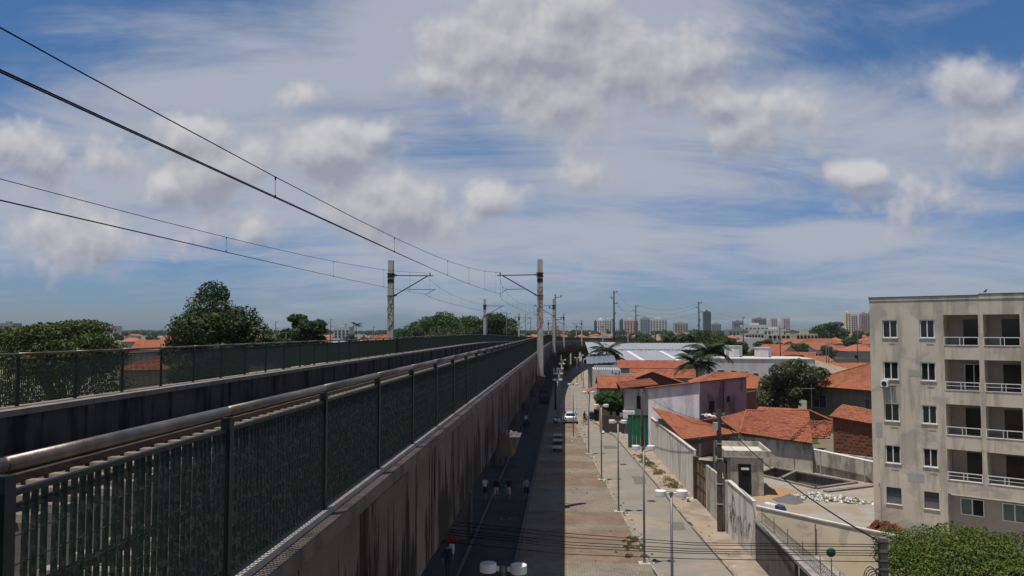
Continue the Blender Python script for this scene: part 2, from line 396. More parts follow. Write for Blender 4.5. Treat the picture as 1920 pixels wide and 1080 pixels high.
# kerb stones along the right side, broken and uneven
kroot = struct(bpy.data.objects.new('kerb', None)); COL.objects.link(kroot)
for i in range(len(kR) - 1):
    a = Vector(kR[i]); c = Vector(kR[i + 1]); L = (c - a).length; n = max(1, int(L / 1.0)); d = (c - a) / n
    if a.y > 120: n = max(1, int(L / 12)); d = (c - a) / n
    for k in range(n):
        if rnd.random() < .06 and a.y < 110: continue
        p = a + d * k; q2 = p + d * .985; j = rnd.uniform(-.02, .03)
        kb = MB(); kb.wall((p.x + .07 + j, p.y), (q2.x + .07 + j * .5, q2.y), .13, -.02, .145 + rnd.uniform(-.03, .012)); kb.build('kerb_stone', KERB, kroot)
# promenade beside the street: bands of brown and grey pavers
prom = struct(bpy.data.objects.new('promenade', None)); COL.objects.link(prom)
def kLx(y):
    for (x0, y0), (x1, y1) in zip(kL, kL[1:]):
        if y0 <= y <= y1: return x0 + (x1 - x0) * (y - y0) / (y1 - y0)
bands = [-15, 12, 22, 28, 34, 42.2, 49.0, 50.2, 53.8, 62.2, 68.0, 70.6, 74.4, 77.6, 82.0, 85.0, 91, 95, 104]
for i, (y0, y1) in enumerate(zip(bands, bands[1:])):
    bb = MB(); XL = -2.55
    sk = .35
    bb.hexa([(XL, y0 + sk, -.02), (kLx(y0) - .13, y0, -.02), (kLx(y1) - .13, y1, -.02), (XL, y1 + sk, -.02)], [(XL, y0 + sk, .12), (kLx(y0) - .13, y0, .12), (kLx(y1) - .13, y1, .12), (XL, y1 + sk, .12)])
    bb.build('paving_band', PAVB if i % 2 else PAVG, prom)
bb = MB(); bb.hexa([(-2.55, 104.2, -.02), (1.15, 104.2, -.02), (.75, 213, -.02), (-2.55, 213, -.02)], [(-2.55, 104.2, .10), (1.15, 104.2, .10), (.75, 213, .10), (-2.55, 213, .10)])
bb.build('paving_band', mat('far_promenade', (.2, .178, .145), .9, (.16, .14, .115), .5, 6), prom)
for i in range(len(kL) - 3):
    a = Vector(kL[i]); c = Vector(kL[i + 1]); L = (c - a).length; n = max(1, int(L / 1.0)); d = (c - a) / n
    for k in range(n):
        p = a + d * k; q2 = p + d * .985
        if rnd.random() < .07: continue
        kb = MB(); kb.wall((p.x - .065, p.y), (q2.x - .065, q2.y), .125, -.02, .13 + rnd.uniform(-.03, .01)); kb.build('kerb_stone', KERB, kroot)
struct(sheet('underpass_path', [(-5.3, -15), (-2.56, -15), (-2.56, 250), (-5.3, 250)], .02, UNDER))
bb = MB(); bb.box(-2.72, -2.56, -15, 213, 0, .15); bb.box(-5.45, -5.3, -15, 213, 0, .10); struct(bb.build('path_edging', mat('edging', (.13, .125, .12), .9, (.08, .078, .075), 2, 5)))
struct(sheet('underpass_ground', [(-13, -15), (-5.45, -15), (-5.45, 250), (-13, 250)], .01, mat('shade_toned_earth', (.05, .044, .04), .95, (.03, .027, .025), .6, 8, .02, 8)))  # earth tone lowered too, shade under the deck put into the colour
# the walled building lot
lot = [(9.95, 43.4), (9.7, 48.5), (9.4, 58.5), (8.7, 80), (12.8, 78), (19, 76), (24.5, 68), (36, 62), (30, 43), (26.5, 30)]
struct(holed('lot_ground', lot, POOL, .008, LOTC))

# ------------------------------------------------------------------ viaduct: straight, then a wide right-hand curve that sinks
XC = -6.85; SB = 130.0; RC = 1000.0
def zd(s):
    if s < 85: return 0.0
    if s < 125: return -.0119 * (s - 85) ** 2 / 80
    return -.0119 * (s - 105)
def VP(s, off, z, drop=True):
    if drop: z = z + zd(s)
    if s <= SB: return Vector((XC + off, s, z))
    t = (s - SB) / RC
    return Vector((XC + RC * (1 - math.cos(t)) + off * math.cos(t), SB + RC * math.sin(t) - off * math.sin(t), z))
def VA(s): return 0.0 if s <= SB else -(s - SB) / RC
STAT = [-8, 0] + [10 * k for k in range(1, 13)] + [130 + 20 * k for k in range(0, 40)]
def extr(b, offs, stat=STAT):
    """extrude a closed cross-section [(off, z)...] along the viaduct"""
    n = len(offs); i0 = len(b.v)
    for s in stat: b.v += [tuple(VP(s, o, z)) for o, z in offs]
    for k in range(len(stat) - 1):
        for j in range(n):
            a = i0 + k * n + j; c = i0 + k * n + (j + 1) % n
            b.f.append((a, c, c + n, a + n)); b.mi.append(b.cur)
    b.f.append(tuple(i0 + j for j in range(n))[::-1]); b.f.append(tuple(i0 + (len(stat) - 1) * n + j for j in range(n))); b.mi += [b.cur] * 2
    return b
KZ = 10.59; OUT = 4.90; FEN = 4.73
via = thing('viaduct', 'long stained concrete railway viaduct curving away to the right', 'viaduct', (XC, 0, 0))
extr(MB(), [(-4.55, 9.2), (4.55, 9.2), (4.55, 8.62), (-4.55, 8.62)][::-1]).build('deck', DECKC, via, world=True)
extr(MB(), [(4.40, 9.203), (4.40, 10.46), (4.62, 10.46), (4.62, 9.203)]).build('inner_wall', DECKC, via, world=True)
extr(MB(), [(-4.62, 9.203), (-4.62, 10.46), (-4.36, 10.46), (-4.36, 9.203)]).build('inner_wall', DECKC, via, world=True)
extr(MB(), [(-4.90, 8.9), (-4.90, 10.46), (-4.625, 10.46), (-4.625, 8.9)]).build('outer_wall', CONC, via, world=True)
extr(MB(), [(-4.93, 10.463), (-4.93, KZ), (-4.28, KZ), (-4.28, 10.463)]).build('coping', COPE, via, world=True)
extr(MB(), [(-4.34, 9.56), (-4.34, 9.70), (-4.12, 9.70), (-4.12, 9.56)]).build('cable_duct', DECKC, via, world=True)
extr(MB(), [(-4.35, 9.21), (-4.35, 9.36), (-3.75, 9.36), (-3.75, 9.21)]).build('walkway_slab', DECKC, via, world=True)
extr(MB(), [(3.75, 9.21), (3.75, 9.36), (4.39, 9.36), (4.39, 9.21)]).build('walkway_slab', DECKC, via, world=True)
extr(MB(), [(-3.7, 9.204), (-3.4, 9.34), (3.4, 9.34), (3.7, 9.204)]).build('ballast_bed', BALL, via, world=True)
# girders below the deck
extr(MB(), [(-3.2, 8.615), (-2.0, 7.5), (2.0, 7.5), (3.2, 8.615)]).build('girder', DECKC, via, world=True)
# right-hand wall: precast panels and coping stones, one by one
pm = MB(); pm.box(-.275, 0, .012, 1.985, -1.56, -.003); PANEL = pm.mesh('wall_panel', CONC)
pm = MB(); pm.box(-.27, .004, .006, 1.994, 0, .127); CAP = pm.mesh('coping_stone', mat('coping_brown', (.155, .125, .103), .9, (.105, .085, .072), 2.5, 6, .003, 40, patch=(.05, .042, .037), patch_amt=.7, patch_scale=1.2))
s = -4.18; k = 0
while s < 232:
    p = VP(s, OUT, 10.46); q2 = VP(s + 2, OUT, 10.46); tilt = math.atan2(q2.z - p.z, 2)
    for nm, me in (('wall_panel', PANEL), ('coping_stone', CAP)):
        o = link(nm, me, via, (p.x - XC, p.y, p.z)); o.rotation_euler = (tilt, 0, VA(s + 1))
        if nm == 'wall_panel': o.location.x += rnd.uniform(-.012, .012)
    s += 2; k += 1
far = [232 + 20 * k for k in range(36)]
extr(MB(), [(4.625, 8.9), (4.625, 10.46), (4.90, 10.46), (4.90, 8.9)][::-1], far).build('outer_wall', CONC, via, world=True)
extr(MB(), [(4.60, 10.463), (4.60, KZ), (4.93, KZ), (4.93, 10.463)][::-1], far).build('coping', COPE, via, world=True)
extr(MB(), [(4.695, KZ + .002), (4.695, KZ + .05), (4.79, KZ + .05), (4.79, KZ + .002)][::-1]).build('fence_plinth', mat('plinth_concrete', (.42, .38, .33), .9, (.3, .27, .235), 3, 5), via, world=True)
# pilasters of the left inner wall
pil = MB().box(0, .07, 0, .28, 9.36, 10.455).mesh('pilaster', DECKC)
for k in range(45): link('pilaster', pil, via, (-4.36, 6 + 4 * k, zd(6 + 4 * k)))
# piers
COLM = mat('pier_concrete', (.125, .108, .092), .9, (.08, .069, .06), .9, 6, .004, 30, streak=(.03, .026, .022), streak_amt=.8, streak_scale=(2, 2, .25))
s = 22.5; k = 0
while s < 640:
    c = VP(s, 0, 0); ct, st = math.cos(VA(s)), math.sin(VA(s))
    def loc(x, y, z): return (c.x + x * ct - y * st, c.y + x * st + y * ct, z)
    bb = MB(); top = 7.5 + zd(s)
    oct_ = [(-1.25, -.55), (-1.0, -.8), (1.0, -.8), (1.25, -.55), (1.25, .55), (1.0, .8), (-1.0, .8), (-1.25, .55)]
    if top > 1.2:
        bb.hexa([loc(x, y, -.05) for x, y in oct_], [loc(x, y, top - .9) for x, y in oct_])
        bb.hexa([loc(x, y, top - .899) for x, y in oct_], [loc(x * 2.0, y * 1.15, top - .01) for x, y in oct_])
        bb.build('pier', COLM, via, world=True)
    s += 25.0; k += 1
# brackets that carry the catenary poles
def bracket(s, side, par=via):
    c = VP(s, side * OUT, 0); bb = MB(); z = 9.1 + zd(s); x0, x1 = (0.01, .62) if side > 0 else (-.62, -.01)
    bb.hexa([(c.x + x0, c.y - .45, z - .55), (c.x + x1 * .7 + x0 * .3, c.y - .45, z - .55), (c.x + x1 * .7 + x0 * .3, c.y + .45, z - .55), (c.x + x0, c.y + .45, z - .55)],
            [(c.x + x0, c.y - .5, z), (c.x + x1, c.y - .5, z), (c.x + x1, c.y + .5, z), (c.x + x0, c.y + .5, z)])
    bb.build('bracket', COLM, par, world=True)
    bb = MB()
    for i in range(7):
        a, e = rnd.uniform(.12, .5), rnd.uniform(-.3, .3); r = rnd.uniform(.06, .12)
        if side < 0: a = -a
        bb.cyl(c.x + a, c.y + e, z - .02, z + rnd.uniform(.06, .18), r, 6, r * .6)
    bb.build('mortar_lumps', COPE, par, world=True)
POLES = [54.0, 118.0, 182.0, 246.0, 310.0, 380.0, 450.0]
for s in [23.7] + POLES[:4]: bracket(s, 1)
for s in POLES[:2]: bracket(s, -1)

# ------------------------------------------------------------------ tracks
slp = MB().hexa([(-1.3, -.13, 0), (1.3, -.13, 0), (1.3, .13, 0), (-1.3, .13, 0)], [(-1.28, -.1, .12), (1.28, -.1, .12), (1.28, .1, .12), (-1.28, .1, .12)]).mesh('sleeper', SLEEP)
for off, lab in ((2.1, 'railway track on the viaduct next to the near green fence'), (-2.25, 'railway track on the viaduct below the far green fence')):
    t = thing('railway_track', lab, 'railway track', (XC + off, 0, 9.34), group='tracks on the viaduct')
    for sg in (-.8, .8):
        extr(MB(), [(off + sg - .035, 9.44), (off + sg - .035, 9.60), (off + sg + .035, 9.60), (off + sg + .035, 9.44)]).build('rail', RAILM, t, world=True)
    y = -6.0
    for k in range(150):
        p = VP(y, off, 9.345); link('sleeper', slp, t, (p.x - t.location.x, p.y, p.z - 9.34), VA(y)); y += .65

# ------------------------------------------------------------------ fences of flat bars
bar = MB().box(-.0145, .0145, -.0024, .0024, 0, .92).mesh('fence_bar', GREEN)
postm = MB().box(-.03, .03, -.03, .03, 0, 1.06).mesh('fence_post', POSTG)
PITCH = 2.0 / 32
def fence(off, lab, s0, n_ind, hw):
    x = VP(0, off, 0).x
    t = thing('fence', lab, 'fence', (x, 0, KZ), group='green bar fences of the viaduct')
    sg = 1 if off > 0 else -1
    n = 0; s = s0
    rest = MB(); rods = None
    def addbar(s, w=.0022, sc=1.0):
        p = VP(s, off, KZ + .07); a = VA(s); ux, uy = math.cos(a) * hw, math.sin(a) * hw; vx, vy = -math.sin(a) * w, math.cos(a) * w
        q4 = [(p.x - ux - vx, p.y - uy - vy), (p.x + ux - vx, p.y + uy - vy), (p.x + ux + vx, p.y + uy + vy), (p.x - ux + vx, p.y - uy + vy)]
        rest.hexa([(c[0], c[1], p.z) for c in q4], [(c[0], c[1], p.z + .92) for c in q4])
    while s < 430:
        near = s < 200
        p = VP(s, off, KZ); q2 = VP(s + 2, off, KZ)
        link('fence_post', postm, t, (p.x - x, p.y, p.z - KZ), VA(s))
        # the twisted cross rods and the frame of this bay
        b2 = MB(); d = (q2 - p)
        if near:
            for z, h in ((.06, .022), (.975, .022)):
                b2.wall((p.x, p.y), (q2.x, q2.y), .03, p.z + z, p.z + z + h)
            b2.build('panel_frame', POSTG, t, world=True)
            b2 = MB()
            for k in range(8):
                z = .14 + k * .113
                b2.tube([p + Vector((0, 0, z)), q2 + Vector((0, 0, z))], .0028, 4)
            b2.build('cross_rods', GREEN, t, world=True)
        b3 = MB(); e = d.normalized() * .012
        b3.tube([p + e + Vector((0, 0, 1.10)), q2 - e + Vector((0, 0, 1.10))], .031, 10)
        b3.build('handrail', GALV, t, True, world=True)
        if near:
            for k in range(1, 32):
                sb = s + k * PITCH
                if n < n_ind and sb > 2.6:
                    pp = VP(sb, off, KZ + .07); o = link('fence_bar', bar, t, (pp.x - x, pp.y, pp.z - KZ))
                    o.rotation_euler = (rnd.uniform(-.012, .012), 0, VA(sb) + rnd.uniform(-.06, .06)); n += 1
                elif sb > -2: addbar(sb)
        else:
            for k in range(1, 16): addbar(s + k * .125, .004)
            rest.wall((p.x, p.y), (q2.x, q2.y), .03, p.z + .05, p.z + .08); rest.wall((p.x, p.y), (q2.x, q2.y), .03, p.z + .97, p.z + 1.0)
        s += 2.0
    rest.build('fence_bars', GREEN, t, world=True, kind='stuff')
    return t
fence(FEN, 'near dark green bar fence with round steel handrail on the stained wall', -3.1, 300, .0145)
fence(-4.75, 'far dark green bar fence along the other side of the tracks', 4.2, 0, .0105)

# ------------------------------------------------------------------ catenary
def scribble(b, org, ux, uz, w, h, n, r, seed):
    """spray-paint tag: looping strokes lying on a wall"""
    q = random.Random(seed); org = Vector(org); ux = Vector(ux); uz = Vector(uz)
    for k in range(n):
        cx, cz = w * (k + .5) / n if w > h else q.uniform(.25, .75) * w, q.uniform(.2, .8) * h if w > h else h * (k + .5) / n
        sx, sz = (w / n * .75, h * .4) if w > h else (w * .4, h / n * .75)
        a1, a2, p1, p2 = q.uniform(.8, 2.2), q.uniform(.8, 2.6), q.uniform(0, 6), q.uniform(0, 6)
        pts = [org + ux * (cx + sx * math.sin(a1 * t + p1)) + uz * (cz + sz * math.sin(a2 * t + p2)) for t in [j * .33 for j in range(14)]]
        b.tube(pts, r, 4, caps=False)
    return b
def catenary_pole(s, side, label, detail=True):
    p = VP(s, side * (OUT + .24), 0); z0 = 9.12 + zd(s); zt = 17.0 + zd(s)
    t = thing('catenary_pole', label, 'railway pole', (p.x, p.y, z0), VA(s), group='concrete catenary poles on the viaduct')
    b = MB(); hb, ht = .215, .175
    b.hexa([(-hb, -hb, 0), (hb, -hb, 0), (hb, hb, 0), (-hb, hb, 0)], [(-ht, -ht, zt - z0), (ht, -ht, zt - z0), (ht, ht, zt - z0), (-ht, ht, zt - z0)])
    b.build('shaft', POLEC, t)
    Z = lambda z: z + zd(s) - z0
    for za, zb, e in ((16.05, 16.11, .05), (15.82, 15.87, .055), (15.87, 16.05, .012), (15.45, 15.70, .012), (14.52, 14.57, .05)):
        b = MB(); w = .185 + e; b.box(-w, w, -w, w, Z(za), Z(zb)); b.build('clamp', BAND, t)
    arm = -side * 2.72; c = -side
    b = MB(); b.tube([(c * .2, 0, Z(15.97)), (arm * 1.08, 0, Z(15.93))], .035, 8); b.build('top_tube', BAND, t)
    b = MB(); b.tube([(c * .2, 0, Z(14.55)), (arm * .93, 0, Z(15.90))], .038, 8); b.build('strut', BAND, t)
    b = MB(); b.tube([(arm * .42, 0, Z(15.0)), (arm * 1.15 if side < 0 else arm * .86, 0, Z(14.98))], .025, 6)
    b.tube([(arm * 1.1 if side < 0 else arm * .84, 0, Z(14.95)), (arm * .9 if side < 0 else arm * 1.02, 0, Z(14.66))], .018, 6); b.build('registration_arm', BAND, t)
    b = MB()
    for zz in (15.97, 14.6):
        for k in range(4): b.tube([(c * (.24 + .05 * k), 0, Z(zz)), (c * (.26 + .05 * k), 0, Z(zz))], .07, 8)
    b.cyl(arm * 1.0, 0, Z(15.94), Z(16.15), .04, 6); b.build('insulator', BAND, t)
    if detail and s < 60:
        b = MB()
        if side > 0: scribble(b, (-.2, -.205, Z(12.2)), (1, 0, 0), (0, .006, 1), .38, 2.9, 11, .011, 3); b.build('graffiti', SPRAYR, t)
        else: scribble(b, (-.2, -.205, Z(12.3)), (1, 0, 0), (0, .006, 1), .38, 1.9, 8, .012, 5); b.build('graffiti', SPRAYK, t)
ORD = ['nearest', 'second', 'third', 'fourth', 'fifth', 'sixth', 'seventh', 'eighth', 'ninth', 'tenth']
for k, s in enumerate(POLES):
    catenary_pole(s, 1, f'{ORD[k]} pale concrete catenary pole on the street side of the viaduct')
    catenary_pole(s, -1, f'{ORD[k]} concrete catenary pole behind the far fence of the viaduct')
def wire_thing(name, label, pts, r, n=4):
    b = MB().tube(pts, r, n, caps=False)
    return tag(b.build(name, WIRE), label, 'wire')
def catenary(offs_mid, offs_pole, lab, double, droppers, zlow):
    root = thing('overhead_line', lab, 'overhead wire', (XC + offs_mid, 0, 14), group='overhead lines of the tracks')
    spans = [-26.0] + POLES
    con, mes, dr = [], [], []
    for i, (a, c) in enumerate(zip(spans, spans[1:])):
        nseg = 14
        for k in range(nseg + (1 if i == len(spans) - 2 else 0)):
            f = k / nseg; s = a + (c - a) * f
            w = (abs(2 * f - 1)) ** 4
            o = offs_mid + (offs_pole - offs_mid) * w
            con.append((s, o, 14.65 - .05 * (1 - (2 * f - 1) ** 2)))
            low = zlow if i == 0 else 15.35
            mes.append((s, o, 16.13 - (16.13 - low) * (1 - (2 * f - 1) ** 2) ** .9))
        fr = droppers if i == 0 else [.06, .16, .28, .4, .52, .64, .76, .88, .96]
        for f in fr:
            w = (abs(2 * f - 1)) ** 4; o = offs_mid + (offs_pole - offs_mid) * w; s = a + (c - a) * f; low = zlow if i == 0 else 15.35
            dr.append((s, o, 14.65 - .05 * (1 - (2 * f - 1) ** 2), 16.13 - (16.13 - low) * (1 - (2 * f - 1) ** 2) ** .9))
    b = MB(); b.tube([VP(s, o, z) for s, o, z in con], .0095, 5, caps=False)
    if double: b.tube([VP(s, o + .045 * (1 if s < 20 else max(0, (30 - s) / 10)), z) for s, o, z in con if s < 32], .0095, 5, caps=False)
    b.build('contact_wire', WIRE, root, world=True)
    MB().tube([VP(s, o, z) for s, o, z in mes], .0085, 5, caps=False).build('messenger_wire', WIRE, root, world=True)
    for s, o, z0, z1 in dr:
        b = MB(); b.tube([VP(s, o, z0), VP(s, o, z1)], .004, 4, caps=False)
        b.tube([VP(s, o, z0 - .01), VP(s, o, z0 + .05)], .016, 5); b.tube([VP(s, o, z1 - .05), VP(s, o, z1 + .01)], .016, 5)
        b.build('dropper', WIRE, root, world=True)
fr = lambda y: (y + 26) / 80
catenary(1.60, 2.45, 'overhead line above the near track, crossing the sky from upper left', True, [fr(y) for y in (4, 14, 24.1, 34.8, 41.5, 47.5, 52)], 14.98)
catenary(-3.60, -2.75, 'overhead line above the far track, lower in the sky at left', True, [fr(y) for y in (4, 13, 23.8, 35, 44, 50)], 15.0)

# ------------------------------------------------------------------ twin street lamps
LAMPW = mat('lamp_white', (.72, .72, .70), .4, (.6, .6, .58), 4, 3, spec=.5)
GREYP = mat('lamp_post_steel', (.23, .23, .235), .45, (.17, .17, .175), 5, 4, metal=.5)
LENS = mat('lamp_lens', (.55, .55, .52), .3, spec=.5)
def make_lamp(label, loc, rz):
    t = thing('street_lamp', label, 'street lamp', loc, rz, group='twin-headed street lamps')
    MB().cyl(0, 0, 0, 5.95, .062, 10, .048).build('post', GREYP, t, True)
    MB().box(-.3, .3, -.3, .3, -.1, .03).build('footing', mat('lamp_footing', (.42, .38, .33), .9, (.3, .27, .23), 4, 4), t)
    MB().box(-.12, .12, -.02, .02, .03, .05).cyl(0, 0, .03, .22, .075, 10).build('base_plate', GREYP, t)
    b = MB(); b.tube([(-.17, 0, 5.93), (.17, 0, 5.93)], .028, 8); b.cyl(0, 0, 5.85, 6.0, .062, 8); b.build('crossbar', GREYP, t)
    for sg in (-1, 1):
        b = MB(); n = 20; r = .21
        prof = [(.0, 5.84), (.165, 5.84), (r, 5.845), (r + .004, 5.86), (r + .004, 6.04), (r - .004, 6.055), (.18, 6.06), (0, 6.062)]
        rings = []
        for rr, z in prof:
            i = len(b.v); b.v += [(sg * .40 + max(rr, .002) * math.cos(2 * math.pi * j / n), max(rr, .002) * math.sin(2 * math.pi * j / n), z) for j in range(n)]; rings.append(i)
        for a, c in zip(rings, rings[1:]):
            for j in range(n): b.f.append((a + j, a + (j + 1) % n, c + (j + 1) % n, c + j)); b.mi.append(0)
        b.box(sg * .16 - .05, sg * .16 + .05, -.05, .05, 5.88, 5.98)
        hd = b.build('lamp_head', LAMPW, t)
        b = MB(); b.cyl(sg * .40, 0, 5.825, 5.838, .15, 16); b.build('lens', LENS, hd)
    return t
L0 = make_lamp('nearest twin street lamp on the sunlit kerb, its foot out of frame', (3.95, 30.6, .12), R(4))
lampspec = [((4.05, 42.3), 'second twin street lamp along the sunlit kerb', 3), ((3.5, 54.1), 'third twin street lamp along the sunlit kerb', -2), ((2.88, 65.4), 'fourth twin street lamp along the sunlit kerb', 5),
            ((2.24, 78.9), 'fifth twin street lamp along the sunlit kerb', 0), ((.85, 90.7), 'sixth twin street lamp along the kerb, just before the silver car', 4),
            ((2.55, 178), 'distant twin street lamp nearest the street in the sun before the underpass', 10), ((3.9, 196), 'distant twin street lamp beside the houses before the underpass', 0),
            ((3.75, 170), 'distant twin street lamp on the right pavement before the underpass', 20),
            ((-1.62, 20.8), 'twin street lamp with drum heads in the shade close below the wall', -6),
            ((-1.0, 99), 'first of the distant shaded twin lamps beside the viaduct', 0), ((-.95, 113), 'second of the distant shaded twin lamps beside the viaduct', 0),
            ((-.9, 128), 'third of the distant shaded twin lamps beside the viaduct', 0), ((-.7, 146), 'fourth of the distant shaded twin lamps beside the viaduct', 0), ((-.5, 165), 'farthest of the shaded twin lamps beside the viaduct', 0)]
for (x, y), lab, a in lampspec: dup(L0, (x, y, .12), R(a), lab)

def sag(a, c, d, n=16): a = Vector(a); c = Vector(c); return [a + (c - a) * (k / n) - Vector((0, 0, d * 4 * (k / n) * (1 - k / n))) for k in range(n + 1)]
# ------------------------------------------------------------------ utility poles and power lines
WOODP = mat('old_pole', (.11, .09, .075), .9, (.06, .05, .042), 2.5, 6, .004, 20, streak=(.03, .026, .024), streak_amt=.8, streak_scale=(6, 6, .8))
GREYPOLE = mat('grey_pole', (.16, .155, .15), .85, (.10, .096, .092), 2, 5)
PORC = mat('insulator_porcelain', (.25, .22, .2), .35)
BOXM = mat('meter_box', (.42, .41, .39), .6, (.33, .32, .3), 4, 4)
# big pole in front of the lot
up = thing('utility_pole', 'thick dark utility pole standing before the grey lot wall by the gate', 'utility pole', (9.25, 49.2, .13))
MB().hexa([(-.17, -.14, 0), (.17, -.14, 0), (.17, .14, 0), (-.17, .14, 0)], [(-.11, -.1, 7.25), (.11, -.1, 7.25), (.11, .1, 7.25), (-.11, .1, 7.25)]).build('shaft', WOODP, up)
for z in (1.6, 2.8, 4.3, 5.2):
    w = .19 - .008 * z; MB().box(-w, w, -w + .02, w - .02, z, z + .06).build('band', BOXM, up)
for z in (6.45, 6.75, 7.0):
    b = MB(); b.tube([(-.32, -.05, z), (.32, -.05, z)], .025, 6)
    for sg in (-.3, .3): b.cyl(sg, -.05, z - .06, z + .08, .06, 8)
    b.build('insulator_rack', PORC, up)
MB().box(-.35, -.1, -.2, .1, 6.05, 6.5).build('junction_box', BOXM, up)
MB().tube([(.3, 0, 0), (.3, 0, 4.0)], .05, 8).tube([(.42, .1, 0), (.42, .1, 3.4)], .035, 6).build('conduit', GREYPOLE, up)
MB().box(.36, .6, -.1, .12, 1.55, 2.25).build('meter_box', BOXM, up)
def simple_pole(label, x, y, h, r, m=WOODP, arms=(), lean=0, group='utility poles along the street'):
    t = thing('utility_pole', label, 'utility pole', (x, y, 0), group=group); t.rotation_euler = (0, lean, 0)
    MB().cyl(0, 0, 0, h, r, 8, r * .7).build('shaft', m, t, True)
    for z, w in arms:
        b = MB(); b.tube([(0, 0, z), (w, 0, z + .12)], r * .33, 5); b.cyl(w, 0, z + .05, z + .45, r * .5, 6); b.build('arm', m, t)
    return t
simple_pole('slim dark utility pole rising before the green metal gate', 7.65, 80.3, 6.35, .15, WOODP, ((5.9, .3), (5.6, -.3)), R(-1))
simple_pole('dark utility pole rising out of the leafy street tree', 6.75, 107.9, 6.6, .15, WOODP, ((6.3, .5), (6.3, -.5), (5.9, .4)))
mast = [(6, 1.1), (4.2, -1.0), (2.6, 1.1), (1.0, -1.0)]
def tall_mast(label, px, ptop, Y, r=.34):
    p = at(px, ptop, Y); h = p.z
    return simple_pole(label, p.x, Y, h, r, mat('mast_steel', (.05, .05, .055), .7, (.035, .035, .038), 1, 3), [(h - .5, .9), (h - 2.2, -.9), (h - 3.9, .9), (h - 7, .5), (h - 9, -.5)], 0, 'tall power masts near the far viaduct')
tall_mast('tallest dark power mast, left of the white tower blocks', 1151, 545, 240)
tall_mast('second dark power mast before the pink tower block', 1192, 572, 290, .3)
tall_mast('dark power mast rising above the broad trees mid-right', 1310, 566, 300, .34)
tall_mast('thin dark pole before the low white shopping blocks', 1393, 594, 420, .28)
tall_mast('thin dark pole among the orange roofs left of the hipped house', 1462, 612, 165, .14)
tall_mast('tall thin mast just right of the catenary pole on the viaduct', 1041, 552, 122, .16)
tall_mast('thin pole left of the apartment building before far orange roofs', 1607, 612, 190, .13)
tall_mast('thin pole over the low houses right of the white flat building', 1549, 642, 150, .11)
tall_mast('thin pole beside the pale gabled house', 1553, 640, 156, .1)
for i, px in enumerate((913, 932, 950, 966, 985, 995)):
    tall_mast(f'thin far pole beyond the viaduct fences, {["first","second","third","fourth","fifth","sixth"][i]} from the left of its row', px, (590, 598, 585, 592, 588, 596)[i], (210, 240, 190, 250, 280, 300)[i], .13)
mm = [o for o in COL.objects if o.get('group') == 'tall power masts near the far viaduct']
def mtop(o, dz, dx=0): return Vector((o.location.x + dx, o.location.y, max(c.bound_box[6][2] for c in o.children) - dz))
for k, (a_, c_) in enumerate(((0, 1), (1, 2), (2, 3))):
    for j_, (dz_, dx_) in enumerate(((.3, .9), (2.0, -.9), (3.7, .9))):
        wire_thing('power_line', f'{["upper","middle","lower"][j_]} power line between the {["first and second","second and third","third and fourth"][k]} dark masts', sag(mtop(mm[a_], dz_, dx_), mtop(mm[c_], dz_, dx_), 2.0), .022)
for i, (px, py) in enumerate(((173, 600), (517, 602), (620, 598), (700, 612))):
    tall_mast(f'thin pole on the left skyline, {["leftmost","second","third","fourth"][i]} of four', px, py, 400, .25)
# near pole at the lower right, with its coil, street light and wires
npole = thing('utility_pole', 'near utility pole with coiled cable half hidden by the hedge', 'utility pole', (at(1655, 1008, 24.3).x, 24.3, 0))
PT = at(1655, 1008, 24.3).z
MB().hexa([(-.13, -.12, 0), (.13, -.12, 0), (.13, .12, 0), (-.13, .12, 0)], [(-.10, -.1, PT), (.10, -.1, PT), (.10, .1, PT), (-.10, .1, PT)]).build('shaft', GREYPOLE, npole)
b = MB()
for z in (PT - .15, PT - .45, PT - .7, PT - .95): b.box(-.135, .135, -.125, .125, z, z + .04); b.tube([(-.22, 0, z + .03), (-.1, 0, z + .03)], .03, 6)
b.build('bracket_set', BAND, npole)
b = MB()
for k in range(5):
    r = .34 + .05 * k; b.tube([(-.42 + .06 * k + r * .55 * math.cos(a * .35), -.12 + .02 * k, PT - 1.15 + r * math.sin(a * .35) - .12 * k) for a in range(19)], .014, 4, caps=False)
b.build('cable_coil', WIRE, npole)
b = MB(); b.hexa([(-.5, -.3, PT - 1.75), (-.2, -.3, PT - 1.85), (-.2, .1, PT - 1.85), (-.5, .1, PT - 1.75)], [(-.42, -.3, PT - 1.45), (-.12, -.3, PT - 1.55), (-.12, .1, PT - 1.55), (-.42, .1, PT - 1.45)]); b.build('terminal_box', LAMPW, npole)
# street-crossing wires
fp = thing('utility_pole', 'utility pole on the far side of the viaduct carrying the street wires', 'utility pole', (-17, 33, 0))
MB().cyl(0, 0, 0, 7, .15, 8, .11).build('shaft', GREYPOLE, fp)
NPX = npole.location.x - .1
ends = [(1000.5, 1017.8), (1007.5, 1022), (1016.4, 1029.3), (1021.7, 1033.9), (1027.2, 1037.6), (1039.3, 1047.8)]
for k, (ya, yb) in enumerate(ends):
    zz = PT - (.2, .27, .38, .45, .52, .7)[k]
    A = at(1068, ya, 27.5 if k < 5 else 26.5); B = at(1300, yb, 26.2 if k < 5 else 25.4); Cc = Vector((NPX, 24.3, zz))
    E0 = A + (A - B) * 3.4; E0.z = A.z + .25
    pts = []
    ctrl = [E0, A + (E0 - A) * .5 + Vector((0, 0, -.12)), A, B, Cc]
    for a, c in zip(ctrl, ctrl[1:]):
        for j in range(4): pts.append(a + (c - a) * (j / 4))
    pts.append(Cc)
    wire_thing('street_wire', f'{["highest","second","third","fourth","fifth","lowest"][k]} of the six thin wires crossing the street at the bottom', pts, .011)
